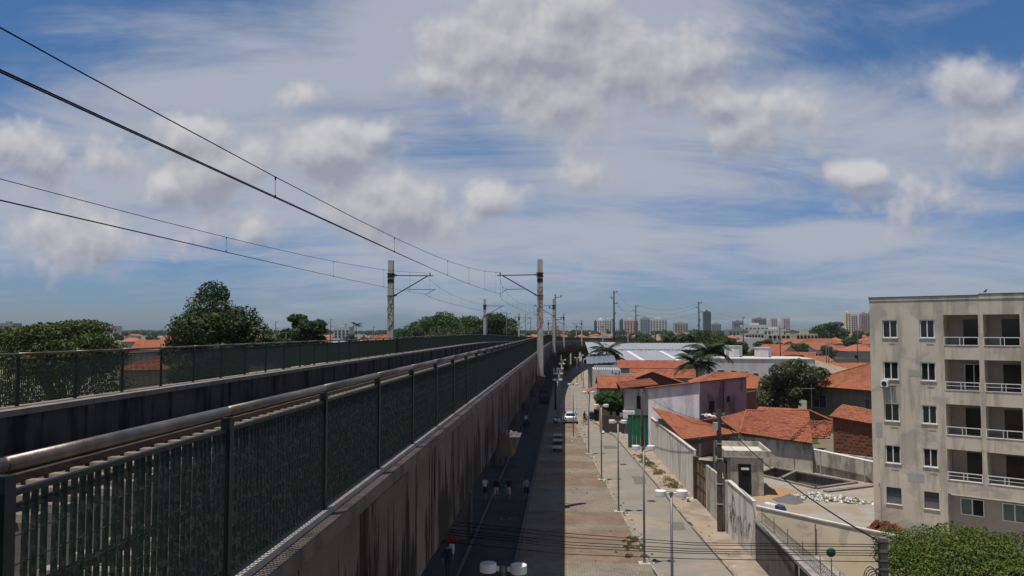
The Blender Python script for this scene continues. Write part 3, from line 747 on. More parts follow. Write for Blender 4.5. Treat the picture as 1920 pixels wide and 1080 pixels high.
wire_thing('service_cable', 'thick black cable sagging from the big pole to the hedge pole', sag((9.3, 49.1, 6.9), (NPX, 24.4, PT - .12), .5), .028)
wire_thing('service_cable', 'black cable sagging along the street wall to the big pole', sag((7.65, 80.3, 6.0), (9.25, 49.3, 6.6), .5), .016)
wire_thing('service_cable', 'black cable between the gate pole and the tree pole', sag((6.75, 107.9, 6.3), (7.65, 80.3, 6.1), .4), .018)
wire_thing('service_cable', 'thin cable from the big pole to the lilac house', sag((9.25, 49.2, 6.5), (9.4, 81.2, 5.6), .9), .014)
wire_thing('service_cable', 'thin cable from the big pole to the guard house', sag((9.25, 49.2, 6.2), (13.0, 60.0, 3.0), .3), .012)

# ------------------------------------------------------------------ lot walls, gate, guard house
WALLG = mat('grey_render', (.50, .46, .40), .92, (.41, .375, .33), 1.2, 6, .004, 30, streak=(.17, .155, .135), streak_amt=.75, streak_scale=(1.2, 1.2, .35), patch=(.26, .235, .2), patch_amt=.6, patch_scale=.5)
WALLW = mat('pale_wall', (.70, .655, .585), .92, (.61, .565, .50), .7, 6, .003, 30, streak=(.27, .25, .22), streak_amt=.6, streak_scale=(1.5, 1.5, .3))
CREAM = mat('cream_wall', (.76, .65, .465), .92, (.68, .57, .41), .8, 7, .006, 18, patch=(.37, .33, .27), patch_amt=.5, patch_scale=.7)
DARKW = mat('dark_wall', (.12, .105, .095), .92, (.085, .075, .068), 1.0, 6, .004, 20, streak=(.05, .045, .04), streak_amt=.7)
COPW = mat('white_coping', (.55, .52, .47), .85, (.38, .35, .31), 2, 5)
BRICK = mat('brick_red', (.23, .085, .05), .92, (.14, .055, .034), 5, 5, .01, 12)
RUST = mat('rusty_metal', (.20, .13, .075), .7, (.10, .055, .03), 4, 6, patch=(.28, .24, .15), patch_amt=.7, patch_scale=2.5)
def wall_thing(label, pts, th, z1s, m, coping=None, name='wall', joints=0):
    p0 = pts[0]; t = thing(name, label, 'wall', (p0[0], p0[1], 0))
    for (a, c, za, zb) in zip(pts, pts[1:], z1s, z1s[1:]):
        b = MB(); b.wall(a, c, th, -.05, za, zb); b.build('wall_panel', m, t, world=True)
        if coping:
            b = MB(); d = (Vector(c) - Vector(a)).normalized(); n = Vector((-d.y, d.x)) * (th / 2 + .04)
            b.hexa([(a[0] - n.x, a[1] - n.y, za + .002), (c[0] - n.x, c[1] - n.y, zb + .002), (c[0] + n.x, c[1] + n.y, zb + .002), (a[0] + n.x, a[1] + n.y, za + .002)],
                   [(a[0] - n.x, a[1] - n.y, za + .07), (c[0] - n.x, c[1] - n.y, zb + .07), (c[0] + n.x, c[1] + n.y, zb + .07), (a[0] + n.x, a[1] + n.y, za + .07)])
            b.build('coping', coping, t, world=True)
    return t
wall_thing('long pale street wall of the lot with cable shadows on it', [(8.62, 82.4), (8.9, 73), (9.32, 58.9)], .16, [3.35, 3.4, 3.45], WALLW, COPW)
wall_thing('short grey wall piece between the rusty gate and the big pole', [(9.52, 55.1), (9.62, 48.6)], .16, [3.1, 3.2], WALLG)
gw = wall_thing('pale street wall with black graffiti beside the big pole', [(9.66, 48.5), (9.93, 43.35)], .16, [3.25, 3.1], WALLW, COPW)
d = (Vector((9.93, 43.35)) - Vector((9.66, 48.5))).normalized()
b = MB(); scribble(b, Vector((9.565, 48.3, .9)), (d.x, d.y, 0), (0, 0, 1), 4.8, 1.3, 9, .007, 11)
scribble(b, Vector((9.60, 47.6, 1.0)), (d.x, d.y, 0), (0, 0, 1), .8, 1.5, 2, .010, 21); b.build('graffiti', SPRAYK, gw, world=True)
b = MB()
gp = thing('gate_pillar', 'dark brick gate pillar at the end of the long street wall', 'pillar', (9.34, 58.6, 0))
for k in range(26): b.box(-.17 - .01 * (k % 2), .17 + .008 * ((k + 1) % 2), -.2, .2, .12 * k + .004, .12 * k + .116)
b.build('brickwork', mat('dark_brick', (.10, .06, .045), .9, (.05, .034, .028), 4, 5), gp)
gt = thing('gate', 'rusty yellowish sheet metal gate between brick pillar and wall', 'gate', (9.36, 58.3, .1))
gd = Vector((9.52 - 9.36, 55.15 - 58.3)); gl = gd.length; gt.rotation_euler = (0, 0, math.atan2(gd.y, gd.x))
for k in range(6): MB().box(gl * k / 6 + .01, gl * (k + 1) / 6 - .01, -.015, .015, .05, 2.85).build('sheet', RUST, gt)
b = MB()
for z in (.05, 1.0, 1.95, 2.8): b.box(0, gl, -.04, .04, z, z + .06)
for k in range(4): b.box(gl * k / 3 - .03, gl * k / 3 + .03, -.042, .042, .05, 2.86)
b.build('frame', BAND, gt)
# cream wall between the lot and the near neighbour
u = Vector((.77, -.638)); c0 = Vector((10.05, 43.3))
cw = wall_thing('long cracked cream wall between the lot and the near yard', [tuple(c0 + u * s) for s in (0, 3.2, 6.4, 9.6, 13, 18)], .15, [2.88, 2.72, 2.58, 2.50, 2.45, 2.4], CREAM, COPW)
for s in (3.2, 6.4, 9.6):
    p = c0 + u * s; MB().cyl(p.x - .11, p.y - .11, 0, 2.55, .03, 6).build('downpipe', mat('pipe_brown', (.25, .18, .12), .8), cw, world=True)
# dark neighbour wall along the street with ledge and razor wire
dw = thing('wall', 'dark grey street wall of the near yard topped by razor wire', 'wall', (10.02, 43.1, 0))
MB().wall((9.99, 43.1), (10.08, 36.2), .16, -.05, 2.12).build('wall_panel', DARKW, dw, world=True)
MB().wall((10.1, 34.2), (10.25, 22), .16, -.05, 2.12).build('wall_panel', DARKW, dw, world=True)
MB().wall((10.20, 36.1), (10.22, 34.3), .06, .05, 2.0).build('gate_leaf', mat('gate_grey', (.05, .05, .055), .6), dw, world=True)
MB().prism([(9.86, 43.2), (10.25, 43.2), (10.4, 36.3), (9.96, 36.3)], 2.125, 2.24).build('ledge', mat('ledge_grey', (.30, .27, .24), .9, (.17, .15, .135), 2.5, 6, .004, 20), dw, world=True)
MB().prism([(9.9, 36.2), (11.2, 36.5), (11.1, 22), (9.98, 22)], 2.125, 2.27).build('ledge', MATS['ledge_grey'], dw, world=True)
rz = thing('razor_wire', 'coil of razor wire on iron stakes above the dark street wall', 'razor wire', (10.1, 43, 2.24))
b = MB(); pts = []
for k in range(0, 1500):
    a = k * .42; y = 42.9 - k * .0128; x = 10.14 + (42.9 - y) * .024
    pts.append((x + .21 * math.cos(a), y, 2.24 + .22 + .21 * math.sin(a)))
b.tube(pts, .009, 3, caps=False).build('coil', GREYP, rz, world=True)
for k in range(9):
    y = 42.6 - 2.2 * k; x = 10.14 + (42.9 - y) * .024; MB().tube([(x, y, 2.2), (x, y, 3.0)], .02, 5).build('stake', RUST, rz, world=True)
b = MB().tube([(10.3, 43, 2.9), (10.75, 24, 2.9)], .007, 3, caps=False); b.tube([(10.3, 43, 2.6), (10.75, 24, 2.6)], .007, 3, caps=False); b.build('strand', GREYP, rz, world=True)
sg = thing('floodlight', 'small green round lamp on a stalk above the near yard wall', 'lamp', (at(1559, 1062, 33.2).x, 33.2, 2.2))
MB().cyl(0, 0, 0, .85, .025, 6).build('stalk', GREYP, sg)
b = MB(); b.tube([(0, -.02, 1.08), (0, .03, 1.08), (0, .12, 1.08), (0, .2, 1.08)], [.17, .19, .15, .05], 14); b.build('reflector', mat('green_plastic', (.012, .07, .045), .5), sg, True)
# guard house
gh = thing('guard_house', 'small grey concrete gatehouse with flat white parapet roof inside the lot', 'gatehouse', (12.1, 60.0, 0), R(-4))
b = MB(); b.box(0, 2.35, .15, 4.8, 0, 2.85); b.build('walls', WALLG, gh)
b = MB(); b.box(.55, 1.45, .10, .148, .15, 2.35); b.build('doorway', mat('dark_opening', (.015, .014, .014), .9), gh)  # flat near-black panel paints the unlit room into the doorway
b = MB(); b.box(-.03, -.002, 2.2, 3.6, 1.0, 2.2); b.build('window', MATS['dark_opening'], gh)
b = MB(); b.box(.75, 1.3, .02, .09, 1.95, 2.1); b.build('sign', LAMPW, gh)
b = MB(); b.box(-.45, 2.9, -.02, 5.2, 2.853, 2.95); b.build('roof', COPW, gh)
b = MB(); b.box(-.45, 2.9, -.02, .10, 2.951, 3.35); b.box(-.45, 2.9, 5.08, 5.2, 2.951, 3.35); b.box(-.45, -.33, 0.102, 5.078, 2.951, 3.35); b.box(2.78, 2.9, 0.102, 5.078, 2.951, 3.35); b.build('parapet', WALLG, gh)
# rear walls of the lot
wall_thing('high grey rear wall of the lot under the old tiled roofs', [(15.2, 75.9), (18.0, 73.4), (21.1, 70.7)], .18, [2.5, 2.45, 2.4], WALLG)
wall_thing('lower grey rear wall of the lot with a white pipe', [(21.2, 70.6), (24.2, 66.3), (27.5, 63.5), (34, 59.5)], .18, [1.9, 2.0, 2.1, 2.1], WALLG)
pp = thing('pipe', 'long white pipe propped on thin posts along the rear wall', 'pipe', (21.0, 69.5, 0))
MB().tube([(21.1, 69.9, 2.05), (24.6, 64.9, 1.75)], .09, 8).build('pipe_run', LAMPW, pp, world=True)
for f in (.1, .78, .95): MB().cyl(21.1 + 3.5 * f, 69.9 - 5 * f, 0, 1.95 - .3 * f, .05, 6).build('prop', POLEC, pp, world=True)
sh = thing('shelter', 'low dark shelter with white slab roof beside the apartment building', 'shelter', (24.3, 63.4, 0), R(-37))
MB().box(0, .1, 0, 1.5, 0, 1.5).box(1.5, 1.6, 0, 1.5, 0, 1.5).box(0.1, 1.5, 1.4, 1.5, 0, 1.5).build('side', WALLG, sh); MB().box(-.2, 1.8, -.2, 1.7, 1.503, 1.62).build('roof', LAMPW, sh)
MB().box(.12, 1.48, .1, .13, 0, 1.45).build('opening', MATS['dark_opening'], sh)  # solid near-black panel stands for the shade inside the shelter
# pool
pool = thing('pool', 'empty unfinished concrete pool with divided basins in the lot', 'pool', (16.2, 69.0, 0))
POOLC = mat('pool_concrete', (.22, .205, .18), .9, (.13, .12, .105), 1.5, 6, streak=(.06, .055, .05), streak_amt=.6)
P4 = POOL
for i in range(4): MB().wall(P4[i], P4[(i + 1) % 4], .32, .009, .13).build('rim', COPE, pool, world=True)
for i in range(4):
    a, c = P4[i], P4[(i + 1) % 4]; b = MB(); b.quad((a.x, a.y, -1.1), (c.x, c.y, -1.1), (c.x, c.y, .1), (a.x, a.y, .1)); b.build('side', POOLC, pool, world=True)
b = MB(); b.quad(*[(p.x, p.y, -1.08) for p in P4]); b.build('floor', POOLC, pool, world=True)
m1 = P4[0] + (P4[1] - P4[0]) * .40; m2 = P4[3] + (P4[2] - P4[3]) * .28
MB().wall(m1 + (m2 - m1) * .02, m1 + (m2 - m1) * .98, .28, -1.07, .14).build('divider', COPE, pool, world=True)
MB().wall((19.5, 62.0), (24.0, 64.6), .5, .009, .14).build('kerb_beam', COPE, pool, world=True)
# heaps
def heap(name, label, cat, x, y, rx, ry, h, m, seed):
    q = random.Random(seed); ph = [q.uniform(0, 6) for _ in range(6)]
    def fn(u_, v_):
        a = u_ * 2 * math.pi; r = v_
        k = 1 + .14 * math.sin(2 * a + ph[0]) + .09 * math.sin(3 * a + ph[1]) + .05 * math.sin(7 * a + ph[2])
        return (rx * r * k * math.cos(a), ry * r * k * math.sin(a), h * max(0, (1 - r)) ** 1.15 * (1 + .12 * math.sin(5 * a + ph[3] + 9 * r)) - .01)
    o = MB().grid(fn, 40, 10).build(name, m, None, True); o.location = (x, y, .01); return tag(o, label, cat)
p = G(1462, 925); heap('sand_heap', 'flat heap of orange sand beside the gatehouse', 'sand', p.x - .6, p.y, 2.1, 2.6, .28, mat('orange_sand', (.33, .21, .105), .95, (.27, .17, .085), 2, 6, .02, 10), 1)
p = G(1480, 938); heap('gravel_heap', 'small heap of dark grey gravel in the lot', 'gravel', p.x, p.y, 1.25, 1.3, .42, mat('grey_gravel', (.14, .13, .125), .95, (.09, .085, .08), 14, 5, .03, 30), 2)
def chunk_pile(name, label, cat, spots, mats, size, seed):
    q = random.Random(seed); b = MB()
    for (x, y, z) in spots:
        s_ = q.uniform(*size); b.cur = q.randrange(len(mats))
        Rm = Matrix.Rotation(q.uniform(0, 6), 3, 'Z') @ Matrix.Rotation(q.uniform(-.9, .9), 3, 'X') @ Matrix.Rotation(q.uniform(-.5, .5), 3, 'Y')
        e = [(-1, -1), (1, -1), (1, 1), (-1, 1)]; a, c, d_ = s_, s_ * q.uniform(.5, .9), s_ * q.uniform(.2, .5)
        lo = [Rm @ Vector((a * i * q.uniform(.7, 1), c * j * q.uniform(.7, 1), -d_)) + Vector((x, y, z)) for i, j in e]
        hi = [Rm @ Vector((a * i * q.uniform(.6, .95), c * j * q.uniform(.6, .95), d_)) + Vector((x, y, z)) for i, j in e]
        b.hexa(lo, hi)
    o = b.build(name, mats); return tag(o, label, cat)
q = random.Random(4); sp = []
for k in range(430):
    cxy = q.choice([(17.9, 60.2, 1.2, .7), (19.4, 59.0, 1.2, .6), (20.4, 58.4, .9, .45), (18.6, 59.6, 1.5, .8)])
    x = q.gauss(0, .55); y = q.gauss(0, .55); h = max(0, 1 - math.hypot(x, y) / 1.3)
    sp.append((cxy[0] + x * cxy[2], cxy[1] + y * cxy[3], .03 + q.uniform(0, .42) * h))
chunk_pile('rubble_pile', 'pile of white and grey building rubble in the lot', 'rubble', sp, [mat('plaster_white', (.66, .65, .62), .9), mat('rubble_grey', (.32, .31, .3), .9), mat('rubble_blue', (.42, .47, .48), .8), mat('rubble_tan', (.34, .25, .16), .9), MATS['plaster_white']], (.05, .15), 8)
# sheet-covered cart behind the cream wall
CARTS = .62
bc = thing('covered_cart', 'small cart under a blue and white sheet just behind the cream wall', 'cart', (G(1452, 962).x, G(1452, 962).y, 0), R(-38))
b = MB(); b.hexa([(-1.1, -.5, .35), (1.1, -.5, .35), (1.1, .5, .35), (-1.1, .5, .35)], [(-1.0, -.42, 1.0), (.7, -.42, .85), (.7, .42, .85), (-1.0, .42, 1.0)]); b.build('sheet', mat('white_sheet', (.6, .58, .54), .7), bc)
b = MB(); b.hexa([(.3, -.52, .5), (1.15, -.52, .4), (1.15, .52, .4), (.3, .52, .5)], [(.28, -.45, .96), (.95, -.45, .84), (.95, .45, .84), (.28, .45, .96)]); b.build('blue_cover', mat('blue_sheet', (.025, .05, .10), .4), bc)
for sx in (-.7, .7):
    for sy in (-.45, .45): MB().tube([(sx, sy - .05, .25), (sx, sy + .05, .25)], .25, 14).build('wheel', mat('tyre', (.02, .02, .02), .8), bc)
bc.scale = (CARTS,) * 3

# ------------------------------------------------------------------ apartment building
APT = mat('apartment_render', (.55, .485, .395), .93, (.465, .41, .335), .7, 7, .004, 25, streak=(.27, .235, .19), streak_amt=.6, streak_scale=(2.2, 2.2, .22), patch=(.29, .265, .235), patch_amt=.6, patch_scale=.55)
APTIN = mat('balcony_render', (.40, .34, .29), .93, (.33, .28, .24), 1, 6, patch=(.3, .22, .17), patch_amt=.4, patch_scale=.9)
GLASS = mat('window_glass', (.018, .022, .022), .06, (.012, .014, .014), .6, 3, spec=.7)
GLASSG = mat('frosted_glass', (.10, .14, .12), .25, (.07, .10, .09), 4, 3, spec=.5)
WHITE = mat('white_paint', (.72, .71, .69), .5, (.62, .61, .59), 5, 4)
SILL = mat('sill_white', (.62, .60, .56), .7, (.45, .43, .4), 6, 4)
DARK = MATS['dark_opening']
ap = thing('apartment_building', 'five storey grey rendered apartment building with open balconies at right', 'building', (19.0, 51.17, 0), R(-36.87))
WID = 14.0; HT = 14.0
winz = [(11.73 - 2.55 * k, 12.82 - 2.55 * k) for k in range(4)] + [(1.62, 2.62)]
holes = []
wins = []
for k, (z0, z1) in enumerate(winz):
    for s0, s1 in ((.74, 1.60), (2.85, 3.66)): holes.append((s0, s1, z0, z1)); wins.append((s0, s1, z0, z1, k))
balc = []
for k in range(4):
    z1 = 13.10 - 2.62 * k; z0 = z1 - 1.80
    for s0, s1 in ((4.15, 5.95), (6.20, 8.0), (9.0, 10.8), (11.1, 12.9)): holes.append((s0, s1, z0, z1)); balc.append((s0, s1, z0, z1, k))
holes.append((4.12, WID, -.1, 2.66))
xs = sorted({0, WID} | {h[0] for h in holes} | {h[1] for h in holes}); zs = sorted({-.1, HT} | {h[2] for h in holes} | {h[3] for h in holes})
b = MB()
for a, c in zip(xs, xs[1:]):
    for d_, e in zip(zs, zs[1:]):
        mx, mz = (a + c) / 2, (d_ + e) / 2
        if any(h[0] < mx < h[1] and h[2] < mz < h[3] for h in holes): continue
        b.quad((a, 0, d_), (c, 0, d_), (c, 0, e), (a, 0, e))
for (s0, s1, z0, z1) in holes:
    dp = .22 if s1 - s0 < 1 else (1.35 if s1 - s0 < 3 else .55)
    b.quad((s0, 0, z0), (s0, 0, z1), (s0, dp, z1), (s0, dp, z0)); b.quad((s1, 0, z1), (s1, 0, z0), (s1, dp, z0), (s1, dp, z1))
    b.quad((s0, 0, z0), (s0, dp, z0), (s1, dp, z0), (s1, 0, z0)); b.quad((s0, 0, z1), (s1, 0, z1), (s1, dp, z1), (s0, dp, z1))
b.quad((0, 0, -.1), (0, 0, HT), (0, 13, HT), (0, 13, -.1)); b.quad((WID, 0, HT), (WID, 0, -.1), (WID, 13, -.1), (WID, 13, HT)); b.quad((0, 13, -.1), (0, 13, HT), (WID, 13, HT), (WID, 13, -.1))
b.quad((0, .3, HT - .3), (WID, .3, HT - .3), (WID, 12.8, HT - .3), (0, 12.8, HT - .3))
b.build('walls', APT, ap)
b = MB()
b.box(-.03, 6.0, -.03, .22, HT + .001, HT + .20); b.box(6.01, WID + .03, -.035, .22, HT + .001, HT + .26); b.box(-.03, .22, .222, 13, HT + .001, HT + .2); b.build('parapet', APT, ap)
b = MB(); b.box(-.06, 6.0, -.06, .24, HT + .203, HT + .25); b.box(6.012, WID, -.065, .24, HT + .263, HT + .31); b.build('parapet_cap', mat('black_mould', (.05, .045, .04), .95, (.14, .12, .10), 3, 6), ap)
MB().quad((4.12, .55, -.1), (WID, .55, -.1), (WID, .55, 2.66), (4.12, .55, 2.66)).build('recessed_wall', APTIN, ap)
MB().box(4.3, WID, -.02, .5, 2.60, 2.655).build('lintel', SILL, ap)
def window(par, s0, s1, z0, z1, y, gl=GLASS, fw=.045, mull=1, frame=WHITE, sill=True, opened=False):
    b = MB(); b.box(s0, s1, y, y + .05, z0, z0 + fw); b.box(s0, s1, y, y + .05, z1 - fw, z1); b.box(s0, s0 + fw, y, y + .05, z0 + fw, z1 - fw); b.box(s1 - fw, s1, y, y + .05, z0 + fw, z1 - fw)
    for k in range(mull):
        c = s0 + (s1 - s0) * (k + 1) / (mull + 1); b.box(c - fw * .6, c + fw * .6, y - .01, y + .045, z0 + fw, z1 - fw)
    f = b.build('window', frame, par)
    for k in range(mull + 1):
        a = s0 + (s1 - s0) * k / (mull + 1) + fw; c = s0 + (s1 - s0) * (k + 1) / (mull + 1) - fw
        g = gl if not (opened and k == mull) else DARK
        MB().box(a, c, y + .02, y + .03, z0 + fw, z1 - fw).build('pane', g, f)
    if sill: MB().box(s0 - .05, s1 + .05, -.05, y + .02, z0 - .045, z0 - .002).build('sill', SILL, f)
    return f
for (s0, s1, z0, z1, k) in wins:
    if k < 4: window(ap, s0 + .01, s1 - .01, z0 + .004, z1 - .01, .06)
    else:
        MB().box(s0, s1, .14, .16, z0, z1).build('boarding', mat('grey_board', (.085, .085, .09), .8, (.06, .06, .065), 5, 5), ap)
        MB().box(s0, s1, .135, .139, z0, z0 + .62).build('boarding', mat('grey_board_pale', (.13, .13, .135), .8, (.1, .1, .105), 5, 5), ap)
        MB().box(s0 - .05, s1 + .05, -.05, .13, z0 - .05, z0 - .003).build('sill', SILL, ap)
        MB().box(s0 - .03, s0 - .001, -.012, .1, z0, z1).build('reveal_trim', SILL, ap)
    if k < 4: MB().box(s0 + .35, s0 + .75, -.01, .0, z0 - .42, z0 - .34).build('vent', mat('vent_grey', (.3, .27, .24), .9), ap)
for i, (s0, s1, z0, z1, k) in enumerate(balc):
    dp = 1.35
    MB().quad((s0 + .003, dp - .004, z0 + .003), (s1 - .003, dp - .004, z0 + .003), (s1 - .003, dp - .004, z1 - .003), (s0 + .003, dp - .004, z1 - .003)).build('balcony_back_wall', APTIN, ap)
    ds = s0 + .78 if s0 < 6 else s0 + .72
    if k == 1 and s0 < 5: window(ap, ds, s1 - .02, z0 + .02, z1 - .28, dp - .10, GLASS, .04, 1, WHITE, False)
    else: MB().box(ds, s1 - .012, dp - .05, dp - .012, z0 + .01, z1 - .28).build('balcony_door', mat('door_dark_glass', (.022, .020, .020), .12, (.014, .013, .013), .6, 3, spec=.5), ap)
    rl = MB(); y = -.03
    rl.box(s0, s1, y, y + .04, z0 + .46, z0 + .50); rl.box(s0, s1, y, y + .03, z0 + .012, z0 + .04)
    if k in (1, 3): rl.box(s0, s1, y, y + .03, z0 + .26, z0 + .285)
    for px in (s0, s0 + .82 * (s1 - s0) / 1.8, s0 + (1.02) * (s1 - s0) / 1.8, s1 - .03): rl.box(px, px + .03, y + .004, y + .034, z0 + .04, z0 + .46)
    rl.build('balcony_railing', WHITE, ap)
for s0, s1, z0, z1, g in ((4.67, 5.89, 1.45, 2.43, GLASSG), (6.78, 8.0, 1.40, 2.42, GLASSG), (9.4, 10.6, 1.4, 2.42, GLASSG)):
    window(ap, s0, s1, z0, z1, .48, g, .05, 1, WHITE, False, opened=(s0 < 5))
# conduit, repair patches and stains on the front
MB().tube([(.42, -.03, .2), (.42, -.03, 2.7), (.36, -.03, 2.85), (.30, -.03, 2.7)], .022, 6).build('conduit', mat('pvc_grey', (.45, .43, .4), .6), ap)
for s0_, z0_, w_, h__ in ((.75, 7.95, .5, .75), (2.2, 9.4, .7, .4), (2.0, 3.1, .9, .5), (.2, 5.6, .4, .9), (3.75, 13.3, .3, .4)): MB().box(s0_, s0_ + w_, -.006, -.001, z0_, z0_ + h__).build('render_patch', mat('fresh_render', (.36, .345, .32), .93, (.30, .285, .26), 3, 6), ap)
# air conditioner
ac = thing('air_conditioner', 'white air conditioner bracketed under a window of the apartment building', 'air conditioner', ap.matrix_basis @ Vector((.66, -.02, 8.72)), R(-36.87))
MB().box(0, .42, -.36, -.03, 0, .40).build('case', WHITE, ac); MB().cyl(.21, 0, 0, .01, .15, 16).build('fan_grille', BAND, ac).matrix_basis = Matrix.Translation((0, -.365, .2)) @ Matrix.Rotation(R(90), 4, 'X')
MB().box(.02, .06, -.40, 0, -.05, -.005).box(.5, .75, -.2, 0, .02, .06).box(.36, .40, -.40, 0, -.05, -.005).build('bracket', BAND, ac)
bd = thing('bird', 'small dark bird perched on the apartment roof edge', 'bird', ap.matrix_basis @ Vector((6.35, .1, HT + .31)), R(20))
BIRD = mat('bird_dark', (.03, .03, .035), .8)
b = MB(); b.tube([(-.16, 0, .07), (-.1, 0, .09), (0, 0, .13), (.06, 0, .18), (.09, 0, .22), (.12, 0, .225), (.155, 0, .22)], [.012, .03, .055, .05, .032, .028, .003], 8); b.tube([(0, .02, 0), (0, .02, .1)], .006, 4); b.tube([(0, -.02, 0), (0, -.02, .1)], .006, 4); b.build('body', BIRD, bd, True)
# brick pile
q = random.Random(9); b = MB()
for L in range(7):
    for ix in range(11 - L):
        for iy in range(4 - L // 2):
            x = ix * .20 + L * .10 - 1.1 + q.uniform(-.03, .03); y = iy * .24 + q.uniform(-.03, .03) + L * .03
            if q.random() < .10 + .03 * L: continue
            Rm = Matrix.Rotation(q.uniform(-.25, .25), 3, 'Z'); e = [(-.09, -.09), (.09, -.09), (.09, .09), (-.09, .09)]
            b.hexa([Rm @ Vector((i, j, 0)) + Vector((x, y, L * .105)) for i, j in e], [Rm @ Vector((i, j, .095)) + Vector((x, y, L * .105)) for i, j in e])
bp = b.build('brick_pile', BRICK); bp.location = ap.matrix_basis @ Vector((.95, -1.1, .02)); bp.rotation_euler = (0, 0, R(-36.87)); tag(bp, 'stack of loose red bricks at the foot of the apartment corner', 'bricks')

# ------------------------------------------------------------------ tiled roofs and houses
TILE = mat('terracotta_new', (.325, .112, .056), .9, (.235, .080, .041), 2.2, 7, .006, 30, patch=(.15, .060, .036), patch_amt=.65, patch_scale=1.1)
TILEO = mat('terracotta_old', (.33, .105, .052), .92, (.21, .068, .036), 2.2, 7, .008, 25, patch=(.11, .05, .032), patch_amt=.75, patch_scale=.9)
TILEF = mat('terracotta_far', (.32, .112, .062), .92, (.22, .078, .045), .8, 6, patch=(.14, .065, .045), patch_amt=.6, patch_scale=.15, objrand=.22)
def tiles(b, p00, p10, p01, p11, rib=.23, course=.38, amp=.04, jit=0.0, th=.05, seed=1):
    """pan-tiled slope: p00-p10 eave, p01-p11 top edge"""
    p00, p10, p01, p11 = map(Vector, (p00, p10, p01, p11)); q = random.Random(seed)
    Wd = ((p10 - p00).length + (p11 - p01).length) / 2; Ln = ((p01 - p00).length + (p11 - p10).length) / 2
    nr = max(2, int(Wd / rib)); nc = max(2, int(Ln / course)); n = (p10 - p00).cross(p01 - p00).normalized()
    if n.z < 0: n = -n
    jt = [[q.gauss(0, 1) * jit for _ in range(nr + 1)] for _ in range(nc + 1)]
    ph = (0, .3, .62, .8)
    cols = [(k + f) / nr for k in range(nr) for f in ph] + [1.0]
    off = [0, 1, .8, -.15] * nr + [0]
    rows = []
    for c in range(nc): rows += [(c / nc, 1.0, c), ((c + .98) / nc, 0.0, c)]
    i0 = len(b.v)
    for (v_, lift, c) in rows:
        for j, u_ in enumerate(cols):
            p = (p00 * (1 - u_) + p10 * u_) * (1 - v_) + (p01 * (1 - u_) + p11 * u_) * v_
            b.v.append(tuple(p + n * (amp * off[j] + .028 * lift + jt[c][min(nr, j // 4)] + (jit * 2.5 * math.sin(u_ * 9 + seed) * math.sin(v_ * 7 + 2 * seed)))))
    m = len(cols)
    for r_ in range(len(rows) - 1):
        for j in range(m - 1): k = i0 + r_ * m + j; b.f.append((k, k + 1, k + m + 1, k + m)); b.mi.append(b.cur)
    d = n * -th
    b.quad(p00 + d, p01 + d, p11 + d, p10 + d); b.quad(p00 + d, p10 + d, p10, p00); b.quad(p10 + d, p11 + d, p11, p10); b.quad(p01 + d, p00 + d, p00, p01)
    return b
UV = Vector((.8, -.6, 0)); VV = Vector((.6, .8, 0))
def V3(x, y, z): return Vector((x, y, z))
# carport
cp = thing('carport', 'open carport with bright orange tiled roof behind the long street wall', 'carport', (9.4, 65, 0))
b = MB(); tiles(b, G(1281, 824, 3.45), G(1388, 812, 3.0), G(1223, 764, 4.75), G(1310, 789, 3.75), amp=.045); b.build('roof', TILE, cp, world=True)
ca, cb = G(1281, 824, 3.45), G(1388, 812, 3.0)
b = MB(); b.wall((ca.x + .1, ca.y + .15), (cb.x, cb.y + .15), .1, 2.85, 3.3, 2.85); b.build('fascia', mat('roof_timber', (.10, .05, .03), .85), cp, world=True)
for f_ in (.06, .5, .96): x, y = ca.x + (cb.x - ca.x) * f_ + .1, ca.y + (cb.y - ca.y) * f_ + .3; MB().cyl(x, y, 0, 3.0, .11, 8).build('column', WALLG, cp, world=True)
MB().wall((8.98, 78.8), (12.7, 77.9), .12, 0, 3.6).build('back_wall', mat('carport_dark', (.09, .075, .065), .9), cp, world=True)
chunk_pile('plastic_sheet', 'crumpled white plastic scrap lying on the carport roof', 'plastic', [(12.95 + .2 * k, 76.6 - .25 * k, 4.25 - .03 * k) for k in range(5)], [LAMPW], (.14, .3), 3)
# lilac house
lh = thing('lilac_house', 'pale lilac rendered house with sloping dark roof edge behind the carport', 'house', (8.3, 81.4, 0))
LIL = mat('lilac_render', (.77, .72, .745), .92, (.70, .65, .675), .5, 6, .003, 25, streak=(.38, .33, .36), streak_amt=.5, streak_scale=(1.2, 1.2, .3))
LILSHADE = mat('shade_toned_lilac', (.30, .19, .20), .92, (.24, .15, .16), .6, 6, .003, 25, patch=(.12, .07, .075), patch_amt=.85, patch_scale=.35)  # lilac render darkened to mauve: shade of the sunless wall put into colour
A = V3(8.3, 81.4, 0); B_ = V3(12.8, 78.0, 0); C_ = V3(19.2, 86.5, 0); D_ = A + (C_ - B_)
zA, zB = 6.3, 7.15
def pw(p, q_, z0p, z0q, z1p, z1q, m, nm, n_):
    n_ = Vector(n_); b = MB(); b.hexa([(p.x, p.y, z0p), (q_.x, q_.y, z0q), (q_.x + n_.x, q_.y + n_.y, z0q), (p.x + n_.x, p.y + n_.y, z0p)], [(p.x, p.y, z1p), (q_.x, q_.y, z1q), (q_.x + n_.x, q_.y + n_.y, z1q), (p.x + n_.x, p.y + n_.y, z1p)]); return b.build(nm, m, lh, world=True)
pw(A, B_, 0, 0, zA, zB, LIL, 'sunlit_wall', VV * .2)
pw(B_ + VV * .2, C_, 0, 0, zB, zB, LILSHADE, 'shaded_wall', -UV * .2)
pw(A + VV * .2, D_, 0, 0, zA, zA, LIL, 'street_wall', UV * .2)
